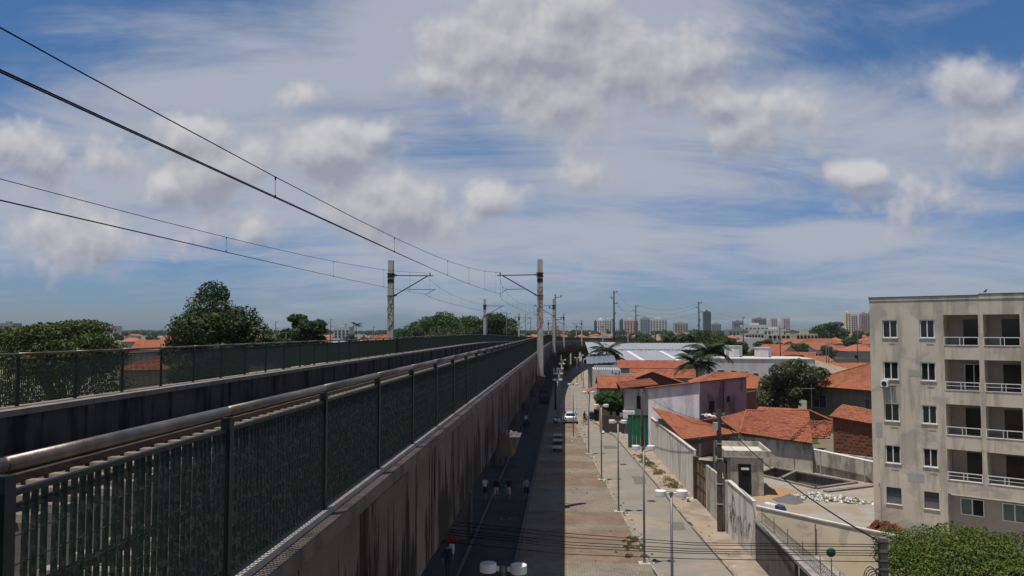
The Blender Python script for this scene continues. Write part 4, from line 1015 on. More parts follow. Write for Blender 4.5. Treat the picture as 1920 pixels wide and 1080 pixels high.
b = MB(); e = UV * .25 + V3(0, 0, .05); tiles(b, A - UV * .2 - VV * .25 + V3(0, 0, zA + .06), D_ - UV * .2 + V3(0, 0, zA + .06), B_ + UV * .25 - VV * .25 + V3(0, 0, zB + .1), C_ + UV * .25 + V3(0, 0, zB + .1), rib=.3, amp=.04)
b.build('roof', TILEO, lh, world=True)
def wall_window(par, org, dr, s0, s1, z0, z1, nrm, m=DARK, frame=None, bars=0, name='window'):
    """window lying on a wall: org + dr * s, nrm points outwards"""
    dr = Vector(dr).normalized(); nrm = Vector(nrm).normalized(); org = Vector((org[0], org[1], 0))
    def bx(b, a, c, d_, e, t0, t1):
        P = lambda s_, t: org + dr * s_ + nrm * t
        b.hexa([P(a, t0) + V3(0, 0, d_), P(c, t0) + V3(0, 0, d_), P(c, t1) + V3(0, 0, d_), P(a, t1) + V3(0, 0, d_)], [P(a, t0) + V3(0, 0, e), P(c, t0) + V3(0, 0, e), P(c, t1) + V3(0, 0, e), P(a, t1) + V3(0, 0, e)])
    fm = frame or WHITE; w = .06
    b = MB(); bx(b, s0 - w, s1 + w, z0 - w, z0, .0, .05); bx(b, s0 - w, s1 + w, z1, z1 + w, .0, .05); bx(b, s0 - w, s0, z0, z1, .0, .05); bx(b, s1, s1 + w, z0, z1, 0, .05)
    for k in range(bars): c = s0 + (s1 - s0) * (k + 1) / (bars + 1); bx(b, c - .03, c + .03, z0, z1, .01, .045)
    f = b.build(name, fm, par, world=True)
    b = MB(); bx(b, s0, s1, z0, z1, .004, .02); o = b.build('pane', m, f, world=False)
    o.data.transform(Matrix.Translation(-(par.location)))
    return f
wall_window(lh, B_, VV, 2.1, 3.1, 3.9, 5.2, UV, GLASS, BAND, 1)
wall_window(lh, B_, VV, 6.0, 6.6, 4.9, 5.4, UV, DARK, BAND)
MB().tube([B_ + VV * 5.2 + UV * .06 + V3(0, 0, 1), B_ + VV * 5.2 + UV * .06 + V3(0, 0, 7.1)], .05, 6).build('downpipe', mat('mauve_pipe', (.17, .1, .1), .8), lh, world=True)
MB().hexa([C_ + V3(0, 0, 0), C_ + VV * 2.5, C_ + VV * 2.5 - UV * .3, C_ - UV * .3], [C_ + V3(0, 0, 5.6), C_ + VV * 2.5 + V3(0, 0, 5.6), C_ + VV * 2.5 - UV * .3 + V3(0, 0, 5.6), C_ - UV * .3 + V3(0, 0, 5.6)]).build('brick_extension', BRICK, lh, world=True)
# green gate and white corner house
gg = thing('green_gate', 'tall green sheet metal gate beside the slim dark pole', 'gate', (6.5, 83.2, .1))
GRN = mat('gate_green', (.012, .15, .075), .5, (.008, .10, .05), 3, 5, spec=.4)
for k in range(6): MB().box(-.02 + .40 * k, .36 + .40 * k, -.02 + .015 * (k % 2), .02 + .015 * (k % 2), .05, 3.3).build('sheet', GRN, gg)
MB().box(-.1, 2.45, -.06, .06, 3.303, 3.4).box(-.1, -.02, -.05, .05, 0, 3.3).box(2.38, 2.45, -.05, .05, 0, 3.3).build('frame', GRN, gg)
ch = thing('corner_house', 'white two storey house front with dark window above the green gate', 'house', (6.9, 95.0, 0))
CHW = mat('corner_house_wall', (.42, .41, .42), .92, (.34, .33, .34), .6, 6, streak=(.24, .23, .23), streak_amt=.6)
MB().box(0, 3.6, 0, 8.5, 0, 5.3).build('walls', CHW, ch)
b = MB(); tiles(b, (6.5, 94.4, 5.35), (10.9, 94.4, 5.85), (6.5, 104, 5.5), (10.9, 104, 6.0), rib=.3); b.build('roof', TILEO, ch, world=True)
wall_window(ch, (6.9, 95.0), (1, 0, 0), 1.5, 2.0, 3.0, 4.4, (0, -1, 0), DARK, BAND)
MB().box(-.2, 1.15, -.9, -.003, 1.9, 2.75).build('balcony', WHITE, ch)
# house with the brown gable
gh2 = thing('gabled_house', 'house with bright orange roof slope and brown brick gable by the street', 'house', (4.4, 103.2, 0))
MB().box(0, 5.3, 0, 9, 0, 4.75).build('walls', mat('ochre_wall', (.34, .27, .19), .9, (.25, .2, .15), .7, 6), gh2)
b = MB(); tiles(b, (4.1, 102.5, 4.78), (9.4, 102.5, 4.78), (4.1, 105.6, 6.25), (9.0, 105.6, 6.25), rib=.27); tiles(b, (9.0, 112, 4.78), (4.1, 112, 4.78), (9.0, 105.7, 6.25), (4.1, 105.7, 6.25), rib=.27); b.build('roof', TILE, gh2, world=True)
gx0 = at(1190, 726, 105).x
b = MB(); b.hexa([(9.1, 105.2, 4.2), (15.5, 105.2, 4.2), (15.5, 105.5, 4.2), (9.1, 105.5, 4.2)], [(9.1, 105.2, 5.9), (15.5, 105.2, 5.2), (15.5, 105.5, 5.2), (9.1, 105.5, 5.9)]); b.quad((9.1, 105.19, 5.9), (15.5, 105.19, 5.2), (11.3, 105.19, 6.75)); b.build('gable', mat('brown_brick', (.17, .07, .05), .92, (.11, .05, .038), 3, 6, .008, 14), gh2, world=True)
b = MB(); b.wall((9.0, 105.0), (11.3, 105.0), .5, 5.95, 6.8); b.v = [(x, y, z if z > 6 else z) for x, y, z in b.v]
b = MB()
for (xa, za, xb, zb) in ((8.9, 5.95, 11.3, 6.82), (11.3, 6.82, 15.6, 5.25)):
    tiles(b, (xa, 104.8, za), (xa, 111, za), (xb, 104.8, zb), (xb, 111, zb), rib=.27)
b.build('gable_roof', TILE, gh2, world=True)
MB().box(2.0, 2.9, -.04, 0, 1.2, 2.2).build('window', DARK, gh2)
# porch of the next house with little orange canopy
ph = thing('porch', 'small porch with sloping orange canopy on white posts', 'porch', (3.6, 112.8, 0))
b = MB(); tiles(b, (3.0, 112.0, 3.55), (3.0, 117, 3.55), (5.0, 112.0, 4.35), (5.0, 117, 4.35), rib=.27); b.build('canopy', TILE, ph, world=True)
for x, y in ((3.3, 112.3), (3.3, 116.6)): MB().cyl(x, y, 0, 3.6, .12, 8).build('post', WHITE, ph, world=True)
# dark yard fence with ochre post below the street tree
yf = thing('yard_wall', 'dark yard wall under the street tree with ochre end post', 'wall', (3.9, 96.5, 0))
MB().wall((4.4, 96.3), (6.8, 94.2), .15, 0, 2.1).build('wall_panel', mat('dark_brown_wall', (.06, .052, .045), .9, (.035, .03, .027), 1.5, 6), yf, world=True)  # wall tone is a mottled dark brown
MB().box(4.05, 4.3, 96.2, 96.45, 0, 2.0).build('end_post', mat('ochre_post', (.42, .24, .09), .85), yf, world=True)
for i, (x, y) in enumerate(((4.35, 95.0), (5.2, 94.2), (6.2, 93.4), (6.7, 92.9))): tag(chunk_pile('kerb_rock', '', '', [(x, y, .2)], [COPW], (.16, .24), i), f'{["leftmost","second","third","rightmost"][i]} pale rock on the kerb before the dark yard wall', 'rock', 'rocks along the kerb')
# old big roofs behind the lot
orf = thing('old_house', 'low old house with wide weathered orange tile roof behind the lot', 'house', (15, 69, 0))
E0 = G(1388, 812, 2.75); E1 = G(1524, 832, 2.55); T0 = G(1399, 770, 4.25); T1 = G(1517, 770, 4.25); RR = G(1562, 790, 3.5)
MB().hexa([(E0.x + .2, E0.y + .4, 0), (E1.x + .1, E1.y + .4, 0), (T1.x, T1.y, 0), (T0.x, T0.y, 0)], [(E0.x + .2, E0.y + .4, 2.6), (E1.x + .1, E1.y + .4, 2.4), (T1.x, T1.y, 4.05), (T0.x, T0.y, 4.05)]).build('walls', WALLG, orf, world=True)
b = MB(); tiles(b, E0, E1, T0, T1, jit=.012, seed=3); b.build('roof', TILEO, orf, world=True)
b = MB(); tiles(b, E1 + V3(-1.6, 1.2, .25), G(1556, 822, 2.3), T1 + (E1 - T1) * .35 + V3(0, 0, .12), RR, jit=.03, seed=5); b.build('broken_roof', TILEO, orf, world=True)
b = MB(); tiles(b, T1, T1 + V3(.6, 3.5, -.3), RR, RR + V3(1, 3, -.3), jit=.01, seed=9); b.build('rear_roof', TILEO, orf, world=True)
b = MB(); tiles(b, G(1310, 789, 3.76), E0 + V3(0, 0, .02), G(1345, 782, 4.25), T0, jit=.01, seed=6); b.build('side_roof', TILE, orf, world=True)
b = MB(); tiles(b, T1 + V3(0, .1, 0), T0 + V3(0, .1, 0), T1 + V3(2.5, 4, -1), T0 + V3(2.5, 4, -1), seed=7); b.build('back_slope', TILEO, orf, world=True)
# brick shed with small roof
bs_ = thing('brick_shed', 'ruined red brick shed with small tiled roof beside the apartment building', 'shed', (23.0, 69.8, 0))
BRK2 = pavermat('shed_brick', (.25, .09, .05), (.18, .07, .042), (.26, .22, .19), .4, .2)
S0 = G(1562, 792, 3.75); S0.z = 0; S1 = S0 + UV * 4.2; S2 = S1 + VV * 3.5; S3 = S0 + VV * 3.5
MB().hexa([S0, S1, S2, S3], [p + V3(0, 0, z) for p, z in zip((S0, S1, S2, S3), (4.2, 3.7, 4.3, 5.0))]).build('walls', BRICK, bs_, world=True)
b = MB(); tiles(b, S0 - VV * .3 - UV * .3 + V3(0, 0, 4.30), S1 - VV * .3 + UV * .3 + V3(0, 0, 3.8), S3 - UV * .3 + V3(0, 0, 5.15), S2 + UV * .3 + V3(0, 0, 4.5), jit=.01, seed=8); b.build('roof', TILE, bs_, world=True)
b = MB()
for i in range(9):
    for j in range(12):
        if rnd.random() < .85:
            p = S0 + UV * (.2 + i * .42 + (j % 2) * .2) - VV * .03; z = .2 + j * .3
            if z < 3.5: b.hexa([p + V3(0, 0, z), p + UV * .36 + V3(0, 0, z), p + UV * .36 + VV * .02 + V3(0, 0, z), p + VV * .02 + V3(0, 0, z)], [p + V3(0, 0, z + .24), p + UV * .36 + V3(0, 0, z + .24), p + UV * .36 + VV * .02 + V3(0, 0, z + .24), p + VV * .02 + V3(0, 0, z + .24)])
b.build('brick_faces', mat('pale_brick', (.20, .092, .06), .9, (.12, .06, .042), 2, 5), bs_, world=True)
# hipped grey house
hh = thing('hipped_house', 'dark grey house with broad orange hipped roof left of the apartment building', 'house', (G(1512, 722, 5.45).x, G(1512, 722, 5.45).y, 0))
HG = mat('olive_grey_wall', (.17, .16, .13), .92, (.13, .122, .10), .8, 6, streak=(.1, .095, .08), streak_amt=.5)
Hd = (G(1634, 728, 5.45) - G(1503, 718, 5.45)); Hd.z = 0; Hd.normalize(); Hn = Vector((Hd.y, -Hd.x, 0)); Hn = Hn if Hn.x < 0 else -Hn
h0 = G(1512, 722, 5.45); h0.z = 0; h1 = h0 + Hd * 13; hb = -Hn * 11
MB().hexa([h0, h1, h1 + hb, h0 + hb], [p + V3(0, 0, 5.45) for p in (h0, h1, h1 + hb, h0 + hb)]).build('walls', HG, hh, world=True)
ov = .75
e0 = h0 + Hn * ov - Hd * ov + V3(0, 0, 5.45); e1 = h1 + Hn * ov + Hd * ov + V3(0, 0, 5.45); e2 = h1 + hb - Hn * ov + Hd * ov + V3(0, 0, 5.45); e3 = h0 + hb - Hn * ov - Hd * ov + V3(0, 0, 5.45)
r0 = h0 + Hd * 5.2 + hb * .5 + V3(0, 0, 8.25); r1 = h1 - Hd * 5.2 + hb * .5 + V3(0, 0, 8.25)
b = MB(); tiles(b, e0, e1, r0, r1, rib=.25); tiles(b, e3, e0, r0, r0 + V3(.01, .01, 0), rib=.25); tiles(b, e1, e2, r1, r1 + V3(.01, .01, 0), rib=.25); tiles(b, e2, e3, r1, r0, rib=.25); b.build('roof', TILE, hh, world=True)
for s0, s1 in ((1.0, 3.0), (8.5, 9.8)): wall_window(hh, h0, Hd, s0, s1, 2.9, 4.4, Hn, mat('blue_glass', (.04, .05, .075), .2, spec=.5), mat('grey_frame', (.3, .32, .35), .6), 1)
for s0 in (1.0, 7.2, 9.2): wall_window(hh, h0, Hd, s0, s0 + 1.4, 1.1, 1.25, Hn, DARK, HG, 0, 'vent')
b = MB()
for a_, c_ in ((e0, r0), (e1, r1), (r0, r1)): b.tube([a_ + V3(0, 0, .06), (a_ + c_) / 2 + V3(0, 0, .08), c_ + V3(0, 0, .06)], .10, 6)
b.build('ridge_tiles', TILEO, hh, world=True)
b = MB(); b.tube([T0 + V3(0, 0, .05), (T0 + T1) / 2 + V3(0, 0, .0), T1 + V3(0, 0, .05), RR + V3(0, 0, .05)], .10, 6); b.tube([E0 + V3(0, 0, .05), T0 + V3(0, 0, .05)], .09, 6); b.build('ridge_tiles', TILEO, orf, world=True)
an = thing('antenna', 'thin rooftop antenna standing before the hipped house', 'antenna', (25.2, 84, 0))
MB().tube([(0, 0, 0), (0, 0, 6.6)], .03, 5).tube([(-1.0, 0, 6.2), (.35, 0, 6.2)], .02, 4).tube([(-.9, -.4, 6.22), (-.9, .4, 6.22)], .012, 4).tube([(-.4, -.4, 6.22), (-.4, .4, 6.22)], .012, 4).tube([(.1, -.4, 6.22), (.1, .4, 6.22)], .012, 4).build('mast', GREYP, an)
# ------------------------------------------------------------------ generic houses
def house(label, x, y, w, d, h, rz, wallm, roofm, rise=1.6, ov=.5, kind='hip', lod=True, wins=2, group=None, cat='house', name='house', rib=.3):
    t = thing(name, label, cat, (x, y, 0), rz, group)
    MB().box(-w / 2, w / 2, -d / 2, d / 2, -.1, h).build('walls', wallm, t)
    X, Y_ = w / 2 + ov, d / 2 + ov; z0, z1 = h + .01, h + rise; b = MB()
    c = [V3(-X, -Y_, z0), V3(X, -Y_, z0), V3(X, Y_, z0), V3(-X, Y_, z0)]
    ins = min(X, Y_) if kind == 'hip' else 0
    ra, rb = (V3(-X + ins, 0, z1), V3(X - ins, 0, z1)) if X >= Y_ else (V3(0, -Y_ + ins, z1), V3(0, Y_ - ins, z1))
    e = V3(.02, .02, 0)
    if kind == 'flat': b.box(-X + ov, X - ov, -Y_ + ov, Y_ - ov, h, h + .15)
    elif X >= Y_:
        sl = [(c[0], c[1], ra, rb), (c[2], c[3], rb, ra)] + ([(c[3], c[0], ra + e, ra), (c[1], c[2], rb, rb + e)] if kind == 'hip' else [])
    else:
        sl = [(c[1], c[2], ra, rb), (c[3], c[0], rb, ra)] + ([(c[0], c[1], ra, ra + e), (c[2], c[3], rb + e, rb)] if kind == 'hip' else [])
    if kind != 'flat':
        for s_ in sl:
            if lod: tiles(b, *s_, rib=rib, course=.45, amp=.05)
            else: b.quad(s_[0], s_[1], s_[3], s_[2])
        if kind == 'gable':
            wb = MB()
            if X >= Y_: 
                for xx in (-w / 2, w / 2): wb.quad((xx, -d / 2, h), (xx, d / 2, h), (xx, 0, h + rise * (d / 2) / Y_))
            else:
                for yy in (-d / 2, d / 2): wb.quad((-w / 2, yy, h), (w / 2, yy, h), (0, yy, h + rise * (w / 2) / X))
            wb.build('gable', wallm, t)
    b.build('roof', roofm, t)
    for k in range(wins):
        xx = -w / 2 + w * (k + .5) / wins
        MB().box(xx - .55, xx + .55, -d / 2 - .05, -d / 2 + .02, h * .38, h * .38 + 1.15).build('window', DARK, t)
    return t
WH = mat('house_white', (.55, .53, .50), .9, (.44, .42, .4), .6, 6, streak=(.33, .31, .29), streak_amt=.5)
WB = mat('house_beige', (.42, .36, .28), .9, (.33, .28, .22), .6, 6)
WG = mat('house_grey', (.30, .29, .27), .9, (.23, .22, .205), .6, 6)
WBL = mat('house_bluewhite', (.46, .47, .52), .9, (.38, .39, .43), .6, 6)
# white flat building and its tanks
fb = thing('flat_roofed_building', 'long white flat roofed building with small windows behind the lilac house', 'building', (25.2, 138, 0), R(-3))
WHB = mat('white_render', (.58, .56, .57), .9, (.50, .48, .49), .5, 6, .002, 20, streak=(.36, .34, .34), streak_amt=.5, streak_scale=(1, 1, .3))
MB().box(0, 16.5, 0, 12, 0, 7.25).build('walls', WHB, fb); MB().box(-.1, 16.6, -.1, 12.1, 7.253, 7.4).build('roof_edge', COPW, fb)
for x0, x1, z0, z1 in ((.7, 1.7, 4.6, 5.4), (2.9, 3.7, 4.5, 5.3), (4.5, 4.8, 4.9, 5.2), (5.3, 5.6, 4.9, 5.2), (6.6, 7.3, 3.9, 4.9)):
    MB().box(x0, x1, -.03, 0, z0, z1).build('window', mat('small_window', (.10, .11, .13), .4), fb); MB().box(x0 - .08, x1 + .08, -.12, -.001, z1, z1 + .07).build('hood', COPW, fb)
MB().hexa([(16.6, -.2, 0), (22, -3.5, 0), (22, 6, 0), (16.6, 6, 0)], [(16.6, -.2, 7.2), (22, -3.5, 5.6), (22, 6, 5.6), (16.6, 6, 7.2)]).build('cream_wing', CREAM, fb)
for i, (px, w, top, lab) in enumerate(((1375, 2.6, 649, 'white rooftop water tank block with grey side on the flat building, left one'), (1430, 2.4, 652, 'white rooftop water tank block on the flat building, right one'))):
    p = at(px, top, 145); t = thing('water_tank', lab, 'water tank', (p.x, 145, 7.4), R(-25)); MB().box(-w / 2, w / 2, -1.2, 1.2, 0, p.z - 7.4).build('body', WHB, t); MB().box(-w / 2 - .1, w / 2 + .1, -1.3, 1.3, p.z - 7.398, p.z - 7.3).build('lid', COPW, t)
    if i == 0:
        b = MB()
        for k in range(7): b.box(-w / 2 + .3, -w / 2 + .8, -1.26, -1.22, .2 + .3 * k, .25 + .3 * k)
        b.build('ladder', GREYP, t)
# warehouse with metal roofs
METR = mat('metal_roof', (.30, .31, .33), .55, (.25, .26, .28), .4, 5, streak=(.2, .2, .21), streak_amt=.5, streak_scale=(.2, 1.5, 1), metal=.2)
SKYL = mat('roof_skylight', (.62, .63, .64), .5)
wh = thing('warehouse', 'wide warehouse with pale grey corrugated metal roofs and skylight strips', 'warehouse', (6, 180, 0))
MB().box(.8, 32, 6, 46, 0, 5.2).build('walls', WG, wh)
def slope(p00, p10, p01, p11, m, nm, par, rib=.9, amp=.08): b = MB(); tiles(b, p00, p10, p01, p11, rib=rib, course=9, amp=amp); return b.build(nm, m, par, world=True)
slope((14.5, 183, 4.9), (31, 183, 4.9), (11.5, 203, 7.1), (29, 203, 7.1), METR, 'front_roof', wh)
slope((9, 205, 7.2), (36, 205, 7.2), (14, 224, 8.6), (38, 224, 8.6), METR, 'rear_roof', wh)
slope((5.5, 186, 6.6), (12.5, 186, 6.6), (5.5, 226, 8.8), (14, 226, 8.8), METR, 'left_roof', wh)
for x in (17.5, 25.5): slope((x, 184, 5.15), (x + .9, 184, 5.15), (x - 2.4, 201, 7.02), (x - 1.5, 201, 7.02), SKYL, 'skylight', wh, .5, .03)
b = MB()
for k in range(7): b.box(12.5 + 2.3 * k, 13.9 + 2.3 * k, 203.2, 203.3, 7.15, 7.5)
b.build('roof_vents', SKYL, wh, world=True)
sp_ = thing('shed', 'small shed with shiny blue grey metal roof at the street edge', 'shed', (4.6, 158, 0))
MB().box(0, 5, 0, 8, 0, 5.4).build('walls', WG, sp_); slope((4.2, 157, 5.5), (10, 157, 5.9), (4.2, 167, 6.6), (10, 167, 7.0), mat('blue_metal', (.18, .21, .27), .4, (.14, .17, .22), .8, 4, metal=.4), 'roof', sp_)
# lattice-block house
lb = thing('white_house', 'white street house with pierced block parapet before the palm', 'house', (4.9, 138, 0))
MB().box(0, 4.6, 0, 9, 0, 5.4).build('walls', WHB, lb)
b = MB()
for k in range(15): b.box(.02 + .305 * k, .22 + .305 * k, 0, .12, 5.402, 6.0)
b.box(0, 4.6, 0, .13, 6.002, 6.15); b.build('pierced_parapet', WHB, lb)
MB().box(4.62, 12, 3, 3.3, 0, 4.6).build('yard_wall', WH, lb)
house('long house with weathered orange roof in front of the warehouse', 17.5, 166, 13, 6, 4.5, R(-3), WB, TILEO, 1.5, .4, 'gable')
house('low house with mottled orange roof just behind the brown gable', 17.5, 146, 11, 5.5, 3.7, R(-4), WG, TILEO, 1.5, .4, 'gable')
house('house with orange roof below the coconut palms', 24, 118, 11, 7, 4.6, R(-6), WB, TILE, 1.5, .5, 'hip')
house('house with small orange roof wing right of the lilac house', 22.5, 109, 6, 5, 4.6, R(-20), WB, TILE, 1.1, .4, 'gable')
house('tiny tiled lean-to beside the broad leafed tree', 24.4, 92.5, 4.5, 3.5, 2.6, R(-30), WG, TILE, .8, .3, 'gable')
def hp(label, px, Y, *a, **k): house(label, at(px, 650, Y).x, Y, *a, **k)
hp('pale gabled house with orange roof in the middle distance', 1530, 330, 14, 11, 4.4, R(35), WBL, TILE, 2.7, .6, 'gable', wins=3)
hp('long low house joined to the right of the pale gabled house', 1571, 334, 12, 9, 4.0, R(-4), WB, TILE, 2.0, .6, 'hip', wins=4)
hp('wide orange roofed hall behind the pale gabled house', 1535, 392, 22, 12, 5.8, R(-3), WB, TILE, 2.4, .8, 'hip')
hp('orange roofed house nearest the apartment corner in the distance', 1612, 335, 13, 10, 4.2, R(-6), WB, TILE, 2.3, .6, 'hip', wins=3)
hp('second orange roofed house by the apartment corner, farther back', 1615, 385, 14, 10, 5.6, R(3), WB, TILE, 2.0, .6, 'hip')
hp('house with steep orange gable before the thin dark pole', 1457, 262, 9, 10, 4.6, R(38), WB, TILE, 3.0, .5, 'gable')
hp('low gabled house with orange roof right of the thin dark pole', 1491, 240, 11, 8, 3.4, R(-28), WG, TILEO, 2.4, .5, 'gable')
hp('small house with two orange slopes in the middle distance', 1529, 200, 6, 6, 4.0, R(20), WB, TILE, 1.9, .5, 'gable')
hp('white walled house with orange slope behind the hipped roof', 1586, 150, 8, 6, 4.4, R(10), WH, TILE, 1.8, .6, 'gable')
hp('house with low orange roof beside the cream wing', 1545, 168, 7, 6, 3.8, R(30), WB, TILEO, 1.5, .5, 'hip')
hp('orange roofed cottage right of the rooftop water tanks', 1443, 205, 8, 7, 4.4, R(-15), WB, TILEO, 1.8, .5, 'hip')
wall_thing('long dark yard wall before the pale gabled house', [tuple(at(1558, 660, 262).xy), tuple(at(1632, 660, 258).xy)], .3, [3.2, 3.2], mat('far_dark_wall', (.13, .12, .11), .9))
wall_thing('long pale yard wall behind the hipped roof', [tuple(at(1550, 660, 225).xy), tuple(at(1632, 660, 220).xy)], .3, [3.0, 3.0], WG)
gv = MB().box(-1.4, 1.4, -2, 2, 0, 2.0).build('garden_shed', mat('lime_green', (.16, .30, .10), .7, (.12, .24, .08), 2, 4)); gv.location = (25.6, 90, 0); tag(gv, 'lime green yard patch wall below the broad leafed tree', 'wall')
house('white house with orange roof left of the large dark tree', -60, 118, 9, 7, 9.2, R(12), WH, TILE, 1.5, .5, 'gable')
bx_ = MB().box(-2.2, 2.2, -2, 2, 0, 11.1).build('house_block', WHB); bx_.location = (-53.5, 116, 0); tag(bx_, 'white cubic house block next to the orange roof at far left', 'house')
house('orange roofed house seen through the far fence at left', -48, 92, 8, 6, 7.6, R(20), WB, TILE, 1.4, .5, 'hip')
house('white roofed shed just behind the far fence by the left pole', -31, 120, 8, 7, 9.6, R(0), WG, SKYL, .8, .5, 'gable')
house('orange roofed house left of the dark grove', -52, 225, 9, 7, 9.3, R(5), WB, TILE, 1.6, .6, 'hip')

# ------------------------------------------------------------------ trees
def leaf_mesh(name, blobs, n, size, m, seed, up=.35, fold=.25, hollow=.55):
    """many small folded leaves through the volume of lumpy clumps"""
    q = np.random.default_rng(seed); bl = np.array(blobs, float)
    wgt = (bl[:, 3] * bl[:, 4] + bl[:, 4] * bl[:, 5] + bl[:, 3] * bl[:, 5]); wgt /= wgt.sum()
    idx = q.choice(len(bl), n, p=wgt); B = bl[idx]
    d = q.normal(size=(n, 3)); d /= np.linalg.norm(d, axis=1)[:, None]
    r = hollow + (1 - hollow) * q.random(n) ** .6 + q.normal(size=n) * .06
    c = B[:, :3] + d * B[:, 3:6] * r[:, None]
    nrm = d * .8 + q.normal(size=(n, 3)) * .7 + np.array([0, 0, up]); nrm /= np.linalg.norm(nrm, axis=1)[:, None]
    a = q.normal(size=(n, 3)); t = np.cross(nrm, a); t /= np.linalg.norm(t, axis=1)[:, None]; w = np.cross(nrm, t)
    s = (size * q.uniform(.6, 1.35, n))[:, None]
    V = np.stack([c - t * s, c - w * s * .45 + nrm * s * fold, c + t * s, c + w * s * .45 + nrm * s * fold], 1).reshape(-1, 3)
    me = bpy.data.meshes.new(name); me.vertices.add(4 * n); me.vertices.foreach_set('co', V.astype(np.float32).ravel())
    me.loops.add(4 * n); me.loops.foreach_set('vertex_index', np.arange(4 * n, dtype=np.int32)); me.polygons.add(n)
    me.polygons.foreach_set('loop_start', np.arange(0, 4 * n, 4, dtype=np.int32))
    me.update(calc_edges=True); me.materials.append(m); return me
def crown_blobs(seed, rx, rz, zc, n, lump=.42):
    q = random.Random(seed); out = []
    for k in range(n):
        a = q.uniform(0, 6.28); e = q.uniform(-.5, 1.0); rr = q.uniform(.45, .85) * math.sqrt(max(.05, 1 - .75 * e * e)); s = q.uniform(.6, 1.15) * lump
        out.append((rx * rr * math.cos(a), rx * rr * math.sin(a), zc + rz * e * .8, rx * s, rx * s, rz * s * .85))
    out.append((0, 0, zc, rx * .5, rx * .5, rz * .6)); return out
BARK = mat('bark', (.10, .075, .055), .95, (.06, .045, .034), 5, 6, .01, 20)
L_DARK = leafmat('leaf_dark', (.020, .042, .012), (.034, .062, .018), (.055, .085, .024))
L_MID = leafmat('leaf_mid', (.030, .060, .014), (.048, .085, .02), (.08, .115, .03))
L_YEL = leafmat('leaf_yellowish', (.036, .055, .012), (.058, .078, .016), (.085, .10, .024))
L_HEDGE = leafmat('leaf_hedge', (.045, .085, .012), (.085, .105, .016), (.125, .145, .03), 1.3)
L_ALM = leafmat('leaf_almond', (.050, .060, .026), (.085, .095, .042), (.13, .125, .07))
L_BUSH = leafmat('leaf_street', (.028, .075, .014), (.045, .105, .022), (.085, .14, .035))
def trunk_mb(h, r, spread, zc, n, seed, lean=0):
    q = random.Random(seed); b = MB()
    b.tube([(0, 0, -.1), (.04 * h * lean, 0, h * .3), (.02 * h, .02 * h, h * .62)], [r * 1.25, r, r * .75], 8)
    for k in range(n):
        a = 6.28 * k / n + q.uniform(-.4, .4); e = spread * q.uniform(.55, .9); z0 = h * q.uniform(.45, .62)
        b.tube([(.02 * h, .02 * h, z0), (e * .45 * math.cos(a), e * .45 * math.sin(a), z0 + (zc - z0) * .6), (e * math.cos(a), e * math.sin(a), zc + q.uniform(-.1, .4) * (zc - z0))], [r * .55, r * .35, r * .1], 6)
    return b
def tree(label, x, y, h, rx, rz, leafm, n, size, seed, nb=12, lump=.42, extra=(), group=None, name='tree', rad=None, hollow=.55):
    t = thing(name, label, 'tree', (x, y, 0), 0, group); zc = h - rz
    bl = crown_blobs(seed, rx, rz, zc, nb, lump) + list(extra)
    trunk_mb(h, rad or .035 * h, rx * .8, zc, 6, seed).build('trunk', BARK, t, True)
    link('crown', leaf_mesh('crown', bl, n, size, leafm, seed, hollow=hollow), t); return t
p = at(412, 560, 72)
tree('large dark tree with tall domed crown behind the far fence', p.x, 72, 13.8, 5.0, 4.2, L_DARK, 30000, .17, 3, 18, .36,
     extra=[(-1.0, 0, 14.0, 2.2, 2.0, 2.0), (-.7, .2, 15.6, 1.5, 1.4, 1.2), (1.0, 0, 12.6, 2.2, 2.0, 1.8), (-1.3, 0, 13.0, 2.0, 2, 1.6), (2.2, 0, 13.0, 1.7, 1.7, 1.5), (3.6, 0, 11.6, 1.5, 1.5, 1.5), (-3.3, 0, 11.4, 1.7, 1.7, 1.7), (4.3, 0, 10.2, 1.3, 1.3, 1.4), (0, 0, 10, 4.4, 3, 2.2), (-4.4, 0, 10, 1.3, 1.3, 1.2)])
p = at(115, 640, 47)
tree('broad yellow green tree at the left edge behind the far fence', p.x, 47, 12.75, 4.1, 1.9, L_YEL, 26000, .12, 5, 18, .34, extra=[(0, 0, 10.5, 4.0, 3.4, 1.4), (0, 0, 8.4, 4.2, 3.0, 2.2), (-2.2, 0, 11.4, 1.6, 1.6, 1.0), (2.6, 0, 10.7, 1.6, 1.6, 1.0)])
p = at(572, 600, 92)
tree('layered almond tree right of the large dark tree', p.x, 92, 14.0, 2.7, 2.5, L_DARK, 9000, .17, 6, 9, .34, extra=[(-.9, 0, 13.6, 1.2, 1, .5), (1.2, 0, 12.9, 1.4, 1, .35), (1.6, 0, 12.1, 1.3, 1, .35)])
p = at(535, 640, 98); tree('low dark tree between the large tree and the almond tree', p.x, 98, 12.2, 2.6, 1.9, L_DARK, 6000, .17, 8, 9)
for i, (px, Y, top, rx, lab) in enumerate(((772, 225, 604, 6.0, 'leftmost round tree of the dark grove behind the viaduct'), (808, 232, 588, 8.0, 'second tree of the dark grove, tallest of its left half'), (853, 228, 586, 8.0, 'middle tree of the dark grove behind the viaduct'), (897, 236, 589, 8.0, 'fourth tree of the dark grove, behind the thin pole'), (938, 226, 589, 6.6, 'rightmost round tree of the dark grove behind the viaduct'), (838, 216, 608, 8.0, 'lower front tree of the dark grove behind the viaduct'))):
    p = at(px, top, Y); tree(lab, p.x, Y, p.z, rx, min(4.8, p.z * .36), L_MID if i in (1, 2) else L_DARK, 10000, .32, 20 + i, 14, .36, extra=[(0, 0, p.z * .62, rx * .95, rx * .8, p.z * .32)], group='trees of the grove beyond the viaduct')
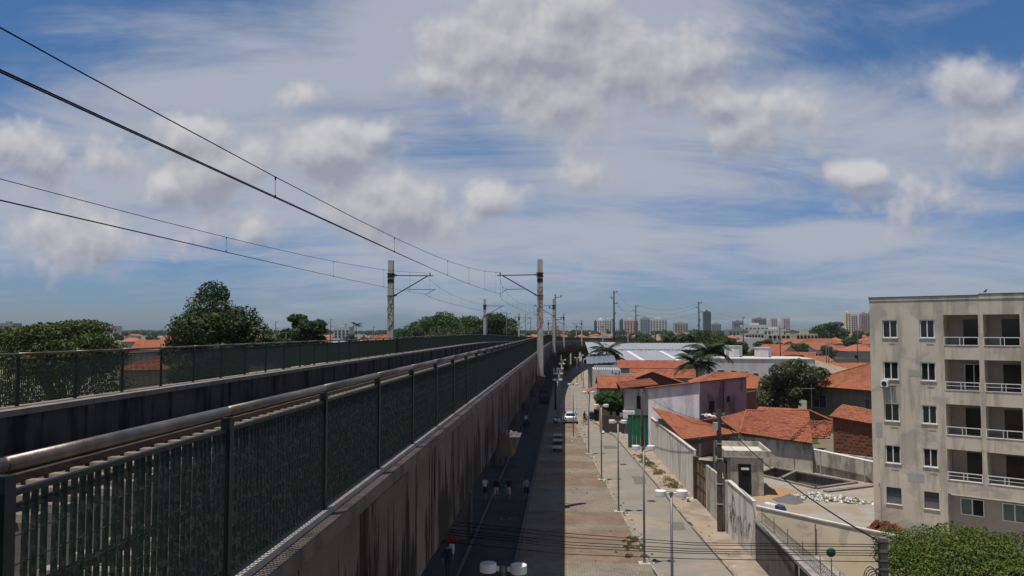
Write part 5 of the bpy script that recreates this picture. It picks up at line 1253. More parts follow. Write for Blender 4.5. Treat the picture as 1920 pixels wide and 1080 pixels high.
# broad almond tree in the middle of the houses
tree('broad leafed tree with grey green leaves beside the hipped house', 27.0, 98, 8.6, 4.1, 3.1, L_ALM, 11000, .21, 31, 16, .32, extra=[(-3.2, -1, 3.8, 1.2, 1.2, 1.6), (-1.0, 0, 3.6, 2.0, 2.2, 1.8), (3.0, 0, 7.0, 1.6, 1.6, .8)])
tree('small drooping bush tree left of the broad leafed tree', 25.3, 99, 4.8, 1.3, 1.6, L_DARK, 2500, .16, 33, 8)
tree('leafy street tree over the dark yard wall', 5.45, 97.6, 4.75, 2.0, 1.5, L_BUSH, 12000, .10, 35, 12, .4)
tree('low round bush above the white yard wall behind the gabled house', 8.0, 118, 5.4, 2.6, 1.2, L_MID, 5000, .14, 37, 9, rad=.12)
p = at(1483, 668, 178); tree('spreading dark green tree behind the white water tanks', p.x, 178, 6.8, 4.2, 1.7, L_DARK, 5000, .24, 39, 10)
for i, (px, Y, h_, rx) in enumerate(((1412, 190, 7.2, 3.0), (1505, 290, 7.5, 4), (1552, 300, 6.5, 3.5), (1627, 320, 5.5, 2.2), (1470, 300, 8.0, 4.0), (1590, 420, 9.0, 4))):
    tree(f'{["small","loose","low","dark","tall","domed"][i]} green garden tree among the orange roofs, {["left of the right water tank","left of the pale gabled house","at the foot of the pale gabled house","beside the apartment corner","behind the thin dark pole","behind the long low house"][i]}', at(px, 650, Y).x, Y, h_, rx, h_ * .38, L_DARK if i % 2 else L_MID, 3000, .28, 140 + i, 9, extra=[(0, 0, h_ * .4, rx * .7, rx * .7, h_ * .3)], group='garden trees among the roofs')
for i, (px, Y, top, rx, lm, lab) in enumerate(((1210, 255, 634, 4.5, L_MID, 'round green tree before the far viaduct, left of the dark fronds'), (1270, 262, 622, 6, L_DARK, 'left tree of the broad dark trees before the viaduct'), (1302, 250, 620, 6.5, L_DARK, 'middle tree of the broad dark trees before the viaduct'), (1338, 258, 622, 6.2, L_MID, 'right tree of the broad dark trees before the viaduct'), (1362, 235, 636, 4.4, L_DARK, 'low tree at the right end of the broad dark trees'),
                                              (1385, 215, 642, 4.0, L_DARK, 'dark tree just left of the rooftop water tanks'), (1437, 300, 636, 6, L_DARK, 'dark round tree before the low white shopping blocks'), (1597, 345, 633, 3.6, L_DARK, 'dark round tree between orange roofs left of the apartment building'), (1552, 640, 604, 17, L_DARK, 'large dark dome of trees left of the cream towers'))):
    p = at(px, top, Y); tree(lab, p.x, Y, p.z, rx, min(rx * .8, p.z * .42), lm, 6500, .3 if Y < 400 else .8, 50 + i, 12, .38, extra=[(0, 0, p.z * .45, rx * .8, rx * .7, p.z * .3)], group='broad trees before the far viaduct')
# hedge-like tree at the lower right
hd = thing('hedge_tree', 'dense yellow green hedge tree filling the lower right corner', 'tree', (at(1790, 1000, 25.5).x + 1.0, 25.5, -.42))
q = random.Random(2); hb_ = []
for k in range(64): hb_.append((q.uniform(-1.9, 4.2), q.uniform(-3.0, 2.9), 0, q.uniform(.7, 1.2), q.uniform(.7, 1.2), q.uniform(.5, .75)))
hb_ = [(a, b_, 5.15 - .03 * max(0, a) + .10 * b_ - .03 * a * a * .6 - .12 * max(0, -a) + q.uniform(-.22, .12), c, d_, e) for a, b_, z, c, d_, e in hb_]
hb_ += [(-1.6 + .25 * k, -2.6 + .1 * k, 3.9 - .3 * (k % 3), 1.0, .9, 1.2) for k in range(6)] + [(1, 0, 4.2, 3.2, 2.8, .9)]
trunk_mb(4.0, .2, 3.2, 3.9, 8, 4).build('trunk', BARK, hd, True); link('crown', leaf_mesh('crown', hb_, 110000, .052, L_HEDGE, 12, up=.5, hollow=.7), hd)
# palms
FR = leafmat('palm_frond', (.022, .040, .014), (.034, .054, .018), (.06, .08, .03))
def palm(label, x, y, h, L, n, seed, grp='coconut palms among the houses'):
    t = thing('palm_tree', label, 'palm', (x, y, 0), 0, grp); q = random.Random(seed)
    MB().tube([(0, 0, -.1), (.12, 0, h * .4), (.05, .1, h * .75), (0, 0, h)], [.22, .16, .14, .13], 8).build('trunk', BARK, t, True)
    for k in range(n):
        a = 6.28 * k / n + q.uniform(-.2, .2); e0 = q.uniform(-.35, 1.15); ln = L * q.uniform(.8, 1.1); pts = []; b = MB()
        for j in range(9):
            f = j / 8; ang = e0 - 1.35 * f ** 1.4; pts.append((pts[-1][0] + ln / 8 * math.cos(ang), pts[-1][1] + ln / 8 * math.sin(ang)) if pts else (0, 0))
        ca, sa = math.cos(a), math.sin(a); P = lambda r_, z, s_: (r_ * ca - s_ * sa, r_ * sa + s_ * ca, h + z)
        b.tube([P(r_, z, 0) for r_, z in pts], [.035, .03, .028, .025, .02, .018, .014, .01, .005], 4, caps=False)
        for j in range(30):
            f = .12 + .86 * j / 29; i = min(7, int(f * 8)); g = f * 8 - i
            r_ = pts[i][0] * (1 - g) + pts[i + 1][0] * g; z = pts[i][1] * (1 - g) + pts[i + 1][1] * g; w = .62 * math.sin(math.pi * min(1, f * .9 + .12)) * L / 2.6
            for sg_ in (-1, 1):
                dr = q.uniform(.35, .6)
                b.quad(P(r_ - .03, z, 0), P(r_ + .13, z - .01, 0), P(r_ + .34, z - w * dr * .8 - .02, sg_ * w), P(r_ + .24, z - w * dr * .8, sg_ * w * .97))
        b.build('frond', FR, t)
    return t
p = at(1137, 656, 172); palm('coconut palm beside the shiny metal roof at the street', p.x, 172, p.z, 5.0, 24, 1)
p = at(1328, 660, 128); palm('taller coconut palm before the broad dark trees', p.x, 128, p.z + .3, 4.5, 26, 2)
p = at(1306, 682, 124); palm('shorter coconut palm just left of the taller palm', p.x, 124, p.z, 4.4, 22, 3)
p = at(1258, 636, 250); palm('distant palm left of the broad dark trees', p.x, 250, p.z, 4.6, 16, 4)
p = at(1288, 630, 243); palm('distant palm in front of the broad dark trees', p.x, 243, p.z, 4.6, 16, 6)
p = at(668, 609, 420); palm('tiny lone palm on the left skyline', p.x, 420, p.z, 4.2, 16, 5)
# weeds along kerbs
WEED = leafmat('weed', (.09, .10, .03), (.13, .12, .045), (.17, .15, .07))
q = random.Random(6); wb = []
for k in range(70): s_ = q.random(); wb.append((8.0 - 1.5 * s_ + q.uniform(-.35, .5) + .35, 62 + 17 * s_, .16, q.uniform(.15, .4), q.uniform(.2, .6), q.uniform(.05, .12)))
o = link('weeds', leaf_mesh('weeds', wb, 6000, .05, WEED, 7)); tag(o, 'dry weeds on the pavement before the long street wall', 'weeds', kind='stuff')
wb = [(4.2 + q.uniform(-.9, .25) - .045 * (y - 42), y, .15, .12, .16, .06) for y in [43 + q.random() * 4.5 for _ in range(34)]]
o = link('weeds', leaf_mesh('weeds', wb, 1800, .045, leafmat('weed_green', (.06, .085, .02), (.1, .12, .03), (.14, .15, .05)), 9)); tag(o, 'green weeds in the promenade joints near the second lamp', 'weeds', kind='stuff')

# ------------------------------------------------------------------ people
SKIN = mat('skin', (.20, .115, .075), .6); HAIR = mat('hair_dark', (.012, .010, .009), .6)
def clothm(n, c): return mat('cloth_' + n, c, .9, tuple(x * .75 for x in c), 12, 3)
SHOE = mat('shoe', (.03, .03, .035), .7)
def person(label, loc, rz, top, bottom, short=True, stride=.25, armswing=.3, sleeve=.35, longhair=False, h=1.66, sitting=False):
    k = h / 1.7; J = {}; Ed = []
    def j(n, x, y, z, r, par=None, r2=None): J[n] = (len(J), (x * k, y * k, z * k), (r * k, (r2 or r) * k)); (Ed.append((J[par][0], J[n][0])) if par else None)
    s = stride
    j('pel', 0, 0, .92, .145, None, .105); j('wst', 0, .0, 1.08, .125, 'pel', .09); j('chs', 0, -.01, 1.28, .155, 'wst', .105); j('shc', 0, 0, 1.40, .11, 'chs', .08); j('nk', 0, .0, 1.48, .052, 'shc'); j('hd0', 0, -.01, 1.55, .075, 'nk', .085); j('hd1', 0, -.01, 1.63, .078, 'hd0', .092); j('hd2', 0, 0, 1.69, .055, 'hd1', .065)
    if sitting:
        for sg_, n in ((-1, 'L'), (1, 'R')):
            j('hip' + n, sg_ * .09, -.02, .88, .085, 'pel'); j('kn' + n, sg_ * .14, -.36, .72, .062, 'hip' + n); j('an' + n, sg_ * .13, -.26 if sg_ < 0 else -.3, .34, .042, 'kn' + n); j('ft' + n, sg_ * .13, -.42, .28, .035, 'an' + n)
    else:
        for sg_, n in ((-1, 'L'), (1, 'R')):
            y = sg_ * s
            j('hip' + n, sg_ * .095, 0, .86, .088, 'pel'); j('kn' + n, sg_ * .10, -y * .55 - .02, .48, .06, 'hip' + n); j('an' + n, sg_ * .10, -y if y > 0 else -y * 1.1, .09 if y > 0 else .13, .04, 'kn' + n); j('ft' + n, sg_ * .11, (-y if y > 0 else -y * 1.1) - .15, .035 if y > 0 else .05, .035, 'an' + n)
    for sg_, n in ((-1, 'L'), (1, 'R')):
        y = -sg_ * armswing if not sitting else .42
        j('sh' + n, sg_ * .175, 0, 1.385, .062, 'shc'); j('el' + n, sg_ * .22, -y * .3, 1.12, .044, 'sh' + n); j('wr' + n, sg_ * .21, -y * .9, .90 if not sitting else 1.0, .03, 'el' + n)
        hx, hy, hz = sg_ * .21, -y * 1.05, .82 if not sitting else .99
        j('pm' + n, hx, hy, hz, .036, 'wr' + n, .02)
        for f in range(4):
            j(f'f{f}a' + n, hx + (f - 1.5) * .004 * sg_, hy - .03 + .02 * f, hz - .07 - (.012 if f in (1, 2) else 0), .009, 'pm' + n); j(f'f{f}b' + n, hx - sg_ * .012, hy - .03 + .02 * f, hz - .11 - (.015 if f in (1, 2) else 0), .007, f'f{f}a' + n)
        j('tha' + n, hx - sg_ * .02, hy - .05, hz - .02, .010, 'pm' + n); j('thb' + n, hx - sg_ * .02, hy - .065, hz - .06, .008, 'tha' + n)
    me = bpy.data.meshes.new('body_cage'); vs = sorted(J.values()); me.from_pydata([v[1] for v in vs], Ed, [])
    o = bpy.data.objects.new('cage', me); COL.objects.link(o)
    o.modifiers.new('skin', 'SKIN'); 
    if not me.skin_vertices: bpy.context.view_layer.objects.active = o; bpy.ops.mesh.customdata_skin_add()
    for i, v in enumerate(vs): me.skin_vertices[0].data[i].radius = v[2]; me.skin_vertices[0].data[i].use_root = (i == 0)
    sb = o.modifiers.new('sub', 'SUBSURF'); sb.levels = 1; sb.render_levels = 1
    dg = bpy.context.evaluated_depsgraph_get(); bm_ = bpy.data.meshes.new_from_object(o.evaluated_get(dg)); bpy.data.objects.remove(o)
    bm_.name = 'body'; bm_.materials.clear()
    for m in (SKIN, top, bottom, SHOE): bm_.materials.append(m)
    mi = []
    for p_ in bm_.polygons:
        x, y, z = [c / k for c in p_.center]; i = 0; arm = abs(x) > .165 and z > .62 and z < 1.36
        if .99 < z < 1.455 and not arm: i = 1
        elif arm and z > 1.36 - sleeve: i = 1
        elif z <= .99 and not arm and (z > (.52 if short else .10)) : i = 2
        elif z < .10 and not sitting: i = 3
        if arm and z <= 1.36 - sleeve: i = 0
        mi.append(i)
    bm_.polygons.foreach_set('material_index', mi); bm_.polygons.foreach_set('use_smooth', [True] * len(bm_.polygons))
    t = thing('person', label, 'person', loc, rz, 'people in the street')
    link('body', bm_, t)
    b = MB()
    b.grid(lambda u_, v_: (k * .088 * math.sin(v_ * 1.75) * math.cos(u_ * 6.2832), k * (.012 + .105 * math.sin(v_ * 1.75) * math.sin(u_ * 6.2832)), k * (1.645 + .105 * math.cos(v_ * 1.75) - (.10 if longhair else .05) * (v_ > .8) * (math.sin(u_ * 6.2832) > .1))), 16, 6); b.build('hair', HAIR, t, True)
    b = MB(); b.tube([(0, -.085 * k, 1.62 * k), (0, -.108 * k, 1.595 * k), (0, -.088 * k, 1.585 * k)], [.006 * k, .014 * k, .006 * k], 6)
    for sg_ in (-1, 1): b.tube([(sg_ * .075 * k, 0, 1.575 * k), (sg_ * .088 * k, .01 * k, 1.61 * k), (sg_ * .078 * k, 0, 1.64 * k)], [.008 * k, .016 * k, .008 * k], 6)
    b.cur = 1
    for sg_ in (-1, 1): b.tube([(sg_ * .03 * k, -.092 * k, 1.622 * k), (sg_ * .03 * k, -.098 * k, 1.622 * k)], .008 * k, 6)
    b.tube([(-.022 * k, -.088 * k, 1.553 * k), (.022 * k, -.088 * k, 1.553 * k)], .005 * k, 5)
    b.build('face', [SKIN, HAIR], t)
    return t
person('pedestrian in a white sleeveless top and dark shorts, leftmost of the four', (-5.78, 57.4, .02), R(0), clothm('white', (.62, .6, .58)), clothm('navy', (.03, .035, .06)), True, .18, .15, .05)
person('pedestrian in a black shirt and pale shorts, second of the four', (-4.95, 57.2, .02), R(5), clothm('black', (.02, .02, .022)), clothm('pale', (.42, .38, .34)), True, -.2, .2)
person('pedestrian in a dark top with swinging arms, third of the four', (-4.07, 57.3, .02), R(-8), clothm('maroon', (.05, .022, .024)), clothm('pale', (.42, .38, .34)), True, .24, .45, .1, True)
person('pedestrian in a grey shirt and dark skirt, rightmost of the four', (-2.80, 57.0, .12), R(4), clothm('grey', (.26, .25, .27)), clothm('dark', (.022, .02, .024)), True, -.12, .1, .3, True)
person('person in a red shirt and white shorts walking under the viaduct', (-6.0, 42.1, .01), R(180), clothm('red', (.32, .02, .02)), clothm('whiteblue', (.55, .58, .66)), True, .22, .2)
person('person in dark clothes at the bottom edge under the viaduct', (-5.85, 39.6, .01), R(178), clothm('black', (.02, .02, .022)), clothm('navy', (.03, .035, .06)), False, .2, .2)
person('person in a white shirt sitting at the foot of a pier', (-5.0, 100.6, .01), R(30), clothm('white', (.62, .6, .58)), clothm('dark', (.022, .02, .024)), False, 0, .2, .3, sitting=True)
person('cyclist in a dark shirt on a bicycle in the sunlit street', (2.42, 103.4, .10), R(150), clothm('black', (.02, .02, .022)), clothm('brown', (.10, .06, .045)), True, 0, .3, .35, sitting=True)
st = thing('low_seat', 'concrete block seat under the sitting person by the pier', 'seat', (-5.0, 100.75, 0), R(30))
MB().hexa([(-.4, -.1, 0), (.4, -.1, 0), (.4, .45, 0), (-.4, .45, 0)], [(-.38, -.08, .76), (.38, -.08, .76), (.38, .43, .76), (-.38, .43, .76)]).build('block', COLM, st)
# bicycle
RUB = MATS['tyre']
bk = thing('bicycle', 'dark bicycle under the cyclist in the street', 'bicycle', (2.42, 103.4, 0), R(150))
for y in (-.55, .5):
    b = MB(); b.tube([(0, y + .33 * math.cos(a * .3142), .33 + .33 * math.sin(a * .3142)) for a in range(21)], .022, 5, caps=False); w = b.build('wheel', RUB, bk)
    b = MB()
    for a in range(8): b.tube([(0, y, .33), (0, y + .32 * math.cos(a * .785), .33 + .32 * math.sin(a * .785))], .004, 3)
    b.build('spokes', GREYP, w)
b = MB()
for pts in ([(0, .5, .33), (0, .1, .30), (0, .22, .85)], [(0, .22, .82), (0, .5, .33)], [(0, .1, .30), (0, -.38, .78), (0, .2, .76)], [(0, -.55, .33), (0, -.36, .95)], [(-.25, -.30, 1.02), (0, -.36, .97), (.25, -.30, 1.02)]): b.tube(pts, .018, 5)
b.build('frame', BAND, bk); MB().hexa([(-.09, .12, .86), (.09, .12, .86), (.12, .36, .86), (-.12, .36, .86)], [(-.05, .08, .92), (.05, .08, .92), (.1, .36, .93), (-.1, .36, .93)]).build('saddle', RUB, bk)

# ------------------------------------------------------------------ silver car seen from behind
PAINT = mat('silver_paint', (.50, .50, .53), .3, (.46, .46, .49), 3, 2, metal=.5, spec=.6)
car = thing('car', 'silver hatchback car seen from behind at the shadow edge', 'car', (.62, 106.2, 0), R(0))
prof = [(-1.95, .28), (-2.0, .55), (-1.97, .92), (-1.82, 1.0), (-1.55, 1.42), (-1.30, 1.52), (.1, 1.53), (.45, 1.46), (1.05, 1.02), (1.75, .88), (1.98, .70), (2.0, .30)]
b = MB(); rings = []
for f, w in ((-1, .0), (-.92, .72), (-.6, .9), (.6, .9), (.92, .72), (1, 0)): pass
secs = [(-.84, .93), (-.80, .985), (-.5, 1.0), (.5, 1.0), (.80, .985), (.84, .93)]
for x, sc in secs:
    i = len(b.v)
    for y, z in prof:
        xx = x * (1.0 if z < 1.0 else 1.0 - .30 * (z - 1.0) / .53); b.v.append((xx, y * sc, .28 + (z - .28) * (sc if z > 1 else 1)))
    rings.append(i)
n = len(prof)
for a, c in zip(rings, rings[1:]):
    for k_ in range(n): b.f.append((a + k_, c + k_, c + (k_ + 1) % n, a + (k_ + 1) % n)); b.mi.append(0)
b.f.append(tuple(rings[0] + k_ for k_ in range(n))); b.f.append(tuple(rings[-1] + k_ for k_ in range(n))[::-1]); b.mi += [0, 0]
b.build('body', PAINT, car, True)
GL2 = mat('car_glass', (.012, .014, .016), .05, spec=.8)
MB().hexa([(-.60, -1.83, 1.04), (.60, -1.83, 1.04), (.60, -1.76, 1.04), (-.60, -1.76, 1.04)], [(-.52, -1.60, 1.40), (.52, -1.60, 1.40), (.52, -1.50, 1.40), (-.52, -1.50, 1.40)]).build('rear_window', GL2, car)
for sg_ in (-1, 1):
    MB().hexa([(sg_ * .845, -1.35, 1.02), (sg_ * .845, .85, 1.02), (sg_ * .70, .85, 1.02), (sg_ * .70, -1.35, 1.02)], [(sg_ * .735, -1.2, 1.43), (sg_ * .735, .35, 1.43), (sg_ * .6, .35, 1.43), (sg_ * .6, -1.2, 1.43)]).build('side_window', GL2, car)
    MB().hexa([(sg_ * .60, -2.02, .66), (sg_ * .80, -1.93, .66), (sg_ * .80, -1.8, .66), (sg_ * .60, -1.8, .66)], [(sg_ * .62, -1.99, .92), (sg_ * .80, -1.9, .92), (sg_ * .80, -1.75, .92), (sg_ * .62, -1.75, .92)]).build('tail_light', mat('tail_red', (.25, .01, .01), .25), car)
    MB().hexa([(sg_ * .84, .55, .98), (sg_ * 1.02, .55, .98), (sg_ * 1.0, .68, .98), (sg_ * .84, .68, .98)], [(sg_ * .84, .56, 1.12), (sg_ * 1.0, .56, 1.12), (sg_ * .98, .66, 1.12), (sg_ * .84, .66, 1.12)]).build('mirror', PAINT, car)
    for y in (-1.25, 1.3):
        w = MB().tube([(sg_ * .66, y, .31), (sg_ * .86, y, .31)], .31, 18).build('wheel', RUB, car, True); MB().tube([(sg_ * .85, y, .31), (sg_ * .87, y, .31)], .19, 12).build('rim', GREYP, w)
MB().hexa([(-.82, -2.06, .36), (.82, -2.06, .36), (.82, -1.9, .36), (-.82, -1.9, .36)], [(-.82, -2.06, .58), (.82, -2.06, .58), (.82, -1.9, .60), (-.82, -1.9, .60)]).build('bumper', mat('bumper_grey', (.38, .38, .40), .5), car)
MB().box(-.22, .22, -2.035, -2.0, .70, .80).build('number_plate', mat('plate_grey', (.45, .45, .43), .6), car)
# scooter in the shade beside the car
sc_ = thing('scooter', 'small black and white motor scooter in the shade beside the car', 'scooter', (-.75, 103.6, .12), R(80))
for y in (-.58, .58):
    w = MB().tube([(-.05, y, .27), (.05, y, .27)], .27, 16).build('wheel', RUB, sc_); MB().tube([(-.055, y, .27), (.055, y, .27)], .15, 10).build('rim', GREYP, w)
MB().hexa([(-.13, -.1, .3), (.13, -.1, .3), (.15, .75, .42), (-.15, .75, .42)], [(-.12, .0, .68), (.12, .0, .68), (.13, .7, .74), (-.13, .7, .74)]).hexa([(-.16, -.5, .3), (.16, -.5, .3), (.14, -.3, .3), (-.14, -.3, .3)], [(-.1, -.42, .95), (.1, -.42, .95), (.08, -.3, .95), (-.08, -.3, .95)]).build('fairing', WHITE, sc_)
MB().box(-.12, .12, -.05, .68, .745, .84).build('seat', RUB, sc_); MB().tube([(-.3, -.32, 1.02), (0, -.4, .98), (.3, -.32, 1.02)], .018, 6).tube([(0, -.58, .27), (0, -.38, .98)], .03, 6).build('handlebar', BAND, sc_)
# bins, benches, sign
for lab, x, y, m, w, h_ in (('blue wheeled bin at the kerb beside the cyclist', 3.55, 108.5, mat('bin_blue', (.03, .07, .19), .5), .42, 1.0), ('tall black bin beside the dark yard wall', 4.15, 107.0, mat('bin_black', (.012, .012, .014), .5), .40, 1.5)):
    t = thing('bin', lab, 'bin', (x, y, .13)); MB().hexa([(-w * .8, -w * .7, .08), (w * .8, -w * .7, .08), (w * .8, w * .7, .08), (-w * .8, w * .7, .08)], [(-w, -w, h_), (w, -w, h_), (w, w, h_), (-w, w, h_)]).build('tub', m, t)
    MB().hexa([(-w - .03, -w - .04, h_ + .003), (w + .03, -w - .04, h_ + .003), (w + .03, w + .04, h_ + .003), (-w - .03, w + .04, h_ + .003)], [(-w, -w, h_ + .07), (w, -w, h_ + .07), (w, w, h_ + .11), (-w, w, h_ + .11)]).build('lid', m, t)
    for sg_ in (-1, 1): MB().tube([(sg_ * w * .8 - .03, w * .7, .09), (sg_ * w * .8 + .03, w * .7, .09)], .09, 10).build('wheel', RUB, t)
for i, y in enumerate((80.3, 85.4, 89.6)):
    t = thing('bench', f'{["nearest","middle","farthest"][i]} of three white slab benches in the viaduct shade', 'bench', (-.85, y, .12), group='white slab benches')
    MB().box(-.5, .5, -.75, .75, .36, .44).build('seat', mat('bench_white', (.40, .40, .42), .7, (.3, .3, .32), 4, 4), t)
    for yy in (-.55, .45): MB().box(-.4, .4, yy, yy + .1, 0, .358).build('leg', COLM, t)
for i in range(5):
    b = MB(); b.cyl(0, 0, 0, .75, .11, 10, .09); b.cyl(0, 0, .3, .45, .115, 10); o = b.build('bollard', WHITE); o.location = (1.6 + .02 * i, 122 + 5.5 * i, .1); tag(o, f'{ORD[i]} white bollard at the sunlit edge of the far promenade', 'bollard', 'white bollards')
ks = thing('street_kiosk', 'dark closed street kiosk deep in the viaduct shade', 'kiosk', (-3.6, 133, .02))
MB().box(-.8, .8, -.6, .6, .1, 2.0).build('cabin', mat('kiosk_dark', (.035, .033, .035), .6), ks); MB().box(-.95, .95, -.8, .75, 2.003, 2.1).build('roof', MATS['kiosk_dark'], ks); MB().box(-.7, .7, -.64, -.602, 1.1, 1.7).build('shutter', mat('shutter', (.09, .09, .095), .5), ks)
sn = thing('notice_board', 'small white notice board on a post in the shade of the viaduct', 'sign', (-2.3, 190, .1))
MB().cyl(0, 0, 0, 3.0, .05, 6).build('post', BAND, sn); MB().box(-.6, .6, -.05, .05, 1.6, 3.1).build('board', LAMPW, sn)

# ------------------------------------------------------------------ far sprawl of houses and trees
variants = []
for i, (w, d_, h_, k_, rise, wm) in enumerate(((11, 8, 4.4, 'hip', 2.0, WH), (9, 10, 4.0, 'gable', 2.1, WB), (14, 8, 4.8, 'gable', 2.2, WB), (9, 8, 6.2, 'hip', 1.8, WH), (12, 11, 4.2, 'hip', 2.3, WG))):
    v_ = house('x', 0, -400, w, d_, h_, 0, wm, TILEF, rise, .5, k_, lod=False, wins=2); variants.append(v_)
v_ = house('x', 0, -400, 12, 9, 6.5, 0, WH, COPW, .3, 0, 'flat', lod=False, wins=3); variants.append(v_)
tv = []
for i in range(5):
    t = tree('x', 0, -400, 8.0, 4.2, 3.0, (L_DARK, L_MID, L_DARK, L_YEL, L_DARK)[i], 1600, .42, 80 + i, 9, .42); tv.append(t)
used = []
def free(x, y, r):
    if any((x - a) ** 2 + (y - b_) ** 2 < (r + c) ** 2 for a, b_, c in used): return False
    for s_ in range(130, 700, 12):
        p = VP(s_, 0, 0)
        if (x - p.x) ** 2 + (y - p.y) ** 2 < 13 ** 2: return False
    return True
q = random.Random(17)
VD = ['white hipped house', 'beige house with short gabled roof', 'long beige gabled house', 'tall white hipped house', 'broad grey hipped house', 'white flat roofed house']
TD = ['dark round tree', 'mid green tree', 'dark spreading tree', 'yellow green tree', 'dark uneven tree']
zones = [('sprawl before the towers', 'distant houses right of the viaduct', 1085, 1640, 300, 1500, 120, 'sprawl before the towers', 60),
         ('plain left of the viaduct', 'distant houses left of the viaduct', -60, 760, 240, 1300, 85, 'plain left of the viaduct', 60),
         ('sprawl where the tracks vanish', 'distant houses beyond the curve', 965, 1085, 330, 1200, 28, 'sprawl where the tracks vanish', 14)]
first = set()
for lab, grp, pa, pb, ya, yb, nh, tl, nt in zones:
    done = 0; tries = 0
    while done < nh and tries < 4000:
        tries += 1; Y = ya * (yb / ya) ** (q.random() ** .8); px = q.uniform(pa, pb); x = at(px, 640, Y).x
        if not free(x, Y, 7.5): continue
        vi = q.choices(range(6), (4, 4, 4, 3, 3, 1.5))[0]; dist = 'nearer' if Y < ya * 1.7 else ('middle' if Y < ya * 2.8 else 'farther')
        ll = f'{VD[vi]}, {dist} rows of the {lab}'
        used.append((x, Y, 7.5)); dup(variants[vi], (x, Y, 0), q.uniform(-.6, .6) + q.choice((0, 1.57)), ll, grp, (1, 1, q.uniform(.85, 1.25))); done += 1
    done = 0
    while done < nt and tries < 9000:
        tries += 1; Y = ya * (yb * 1.4 / ya) ** (q.random() ** .6); px = q.uniform(pa, pb); x = at(px, 640, Y).x
        if not free(x, Y, 4): continue
        used.append((x, Y, 3.5)); s_ = q.uniform(.75, 1.25) * (1.0 if Y < 700 else 1.3); vi = q.randrange(5); dist = 'nearer' if Y < ya * 1.7 else ('middle' if Y < ya * 2.8 else 'farther'); dup(tv[vi], (x, Y, 0), q.uniform(0, 6), f'{TD[vi]}, {dist} part of the {tl}', grp.replace('houses', 'trees'), s_); done += 1
for v_ in variants + tv:
    for c in list(v_.children): bpy.data.objects.remove(c)
    bpy.data.objects.remove(v_)
# a far wood that reads as one band along the horizon
q = np.random.default_rng(5); wbl = []
for k in range(420):
    Y = q.uniform(1700, 2400); px = q.uniform(-150, 2050); x = at(px, 630, Y).x; wbl.append((x, Y, 5.0, q.uniform(14, 30), 12, q.uniform(3, 8.0)))
o = link('far_wood', leaf_mesh('far_wood', wbl, 30000, 4.0, L_DARK, 6, hollow=.4)); tag(o, 'dark far wood along the horizon', 'wood', kind='stuff')

# ------------------------------------------------------------------ skyline towers
def tower(label, x0, x1, top, Y, col, bands=12, nwin=5, dark=(.06, .07, .085), depth=.7):
    a = at(x0, top, Y); c = at(x1, top, Y); w = c.x - a.x; h_ = a.z
    t = thing('tower_block', label, 'tower block', ((a.x + c.x) / 2, Y, 0), 0, 'tower blocks on the skyline')
    m = mat('tower_' + '_'.join('%02d' % int(v * 99) for v in col), col, .9, tuple(v * .85 for v in col), .05, 3)
    MB().box(-w / 2, w / 2, 0, w * depth + 6, 0, h_).build('body', m, t)
    MB().box(-w * .2, w * .15, w * .2, w * .2 + 5, h_, h_ + 2.6).build('lift_house', m, t)
    gm = mat('tower_window', dark, .25, spec=.5); fl = max(3, int((h_ - 8) / 3.2))
    for k in range(nwin):
        xx = -w / 2 + w * (k + .5) / nwin; ww = w / nwin * .30; b = MB()
        for f in range(fl): z = 6 + (h_ - 8) * f / fl; b.box(xx - ww, xx + ww, -.25, -.01, z, z + 1.7)
        b.build('window_column', gm, t)
    return t
W1 = (.78, .77, .73); W2 = (.58, .56, .52); DB = (.07, .09, .13); PK = (.62, .45, .38); GB = (.26, .29, .35); CR = (.74, .63, .45)
for lab, x0, x1, top, Y, col, nw in (('slim dark slab at the left end of the skyline', 1114, 1120, 602, 1650, DB, 2), ('white tower block at the left of the skyline', 1120, 1133, 598, 1600, W1, 3), ('white and grey tower block left of the tall mast', 1133.5, 1151, 598, 1600, W2, 4),
        ('dark blue slab left of the pink tower', 1162, 1170, 600, 1700, DB, 2), ('beige and pink tower block behind the second mast', 1170, 1197, 599, 1650, PK, 5), ('blue grey tower left of the cream slab', 1201, 1218, 596.5, 1600, GB, 4), ('cream and grey wide tower slab right of the blue grey tower', 1218.5, 1251, 597.5, 1600, (.56, .55, .52), 6),
        ('low beige block behind the broad dark trees', 1265, 1290, 605, 1700, (.36, .31, .27), 5), ('tallest dark blue glass tower on the skyline', 1320, 1333, 584, 1500, (.07, .085, .12), 4), ('low grey block right of the tallest tower', 1334.5, 1352, 607, 1900, (.25, .26, .26), 4), ('blue grey block in the middle of the skyline', 1376, 1393, 602.5, 1700, (.20, .22, .25), 4),
        ('broad brown tower behind the glass shopping block', 1414, 1437, 597, 1900, (.25, .19, .18), 6), ('left of two slim pink towers', 1446, 1457, 596, 2000, PK, 3), ('right of two slim pink towers', 1469, 1481, 596, 2000, PK, 3), ('tall cream tower left of the apartment building', 1585, 1595, 585, 1500, CR, 2), ('pink tower next to the tall cream tower', 1596, 1608, 589, 1550, PK, 3), ('reddish tower nearest the apartment building', 1615, 1626, 588, 1500, (.40, .24, .21), 3), ('grey tower half hidden by the apartment building', 1626.5, 1640, 587, 1550, (.3, .3, .32), 3),
        ('small pale water tower block on the right skyline', 1531, 1541, 609, 1500, W2, 2)):
    tower(lab, x0, x1, top, Y, col, nwin=nw)
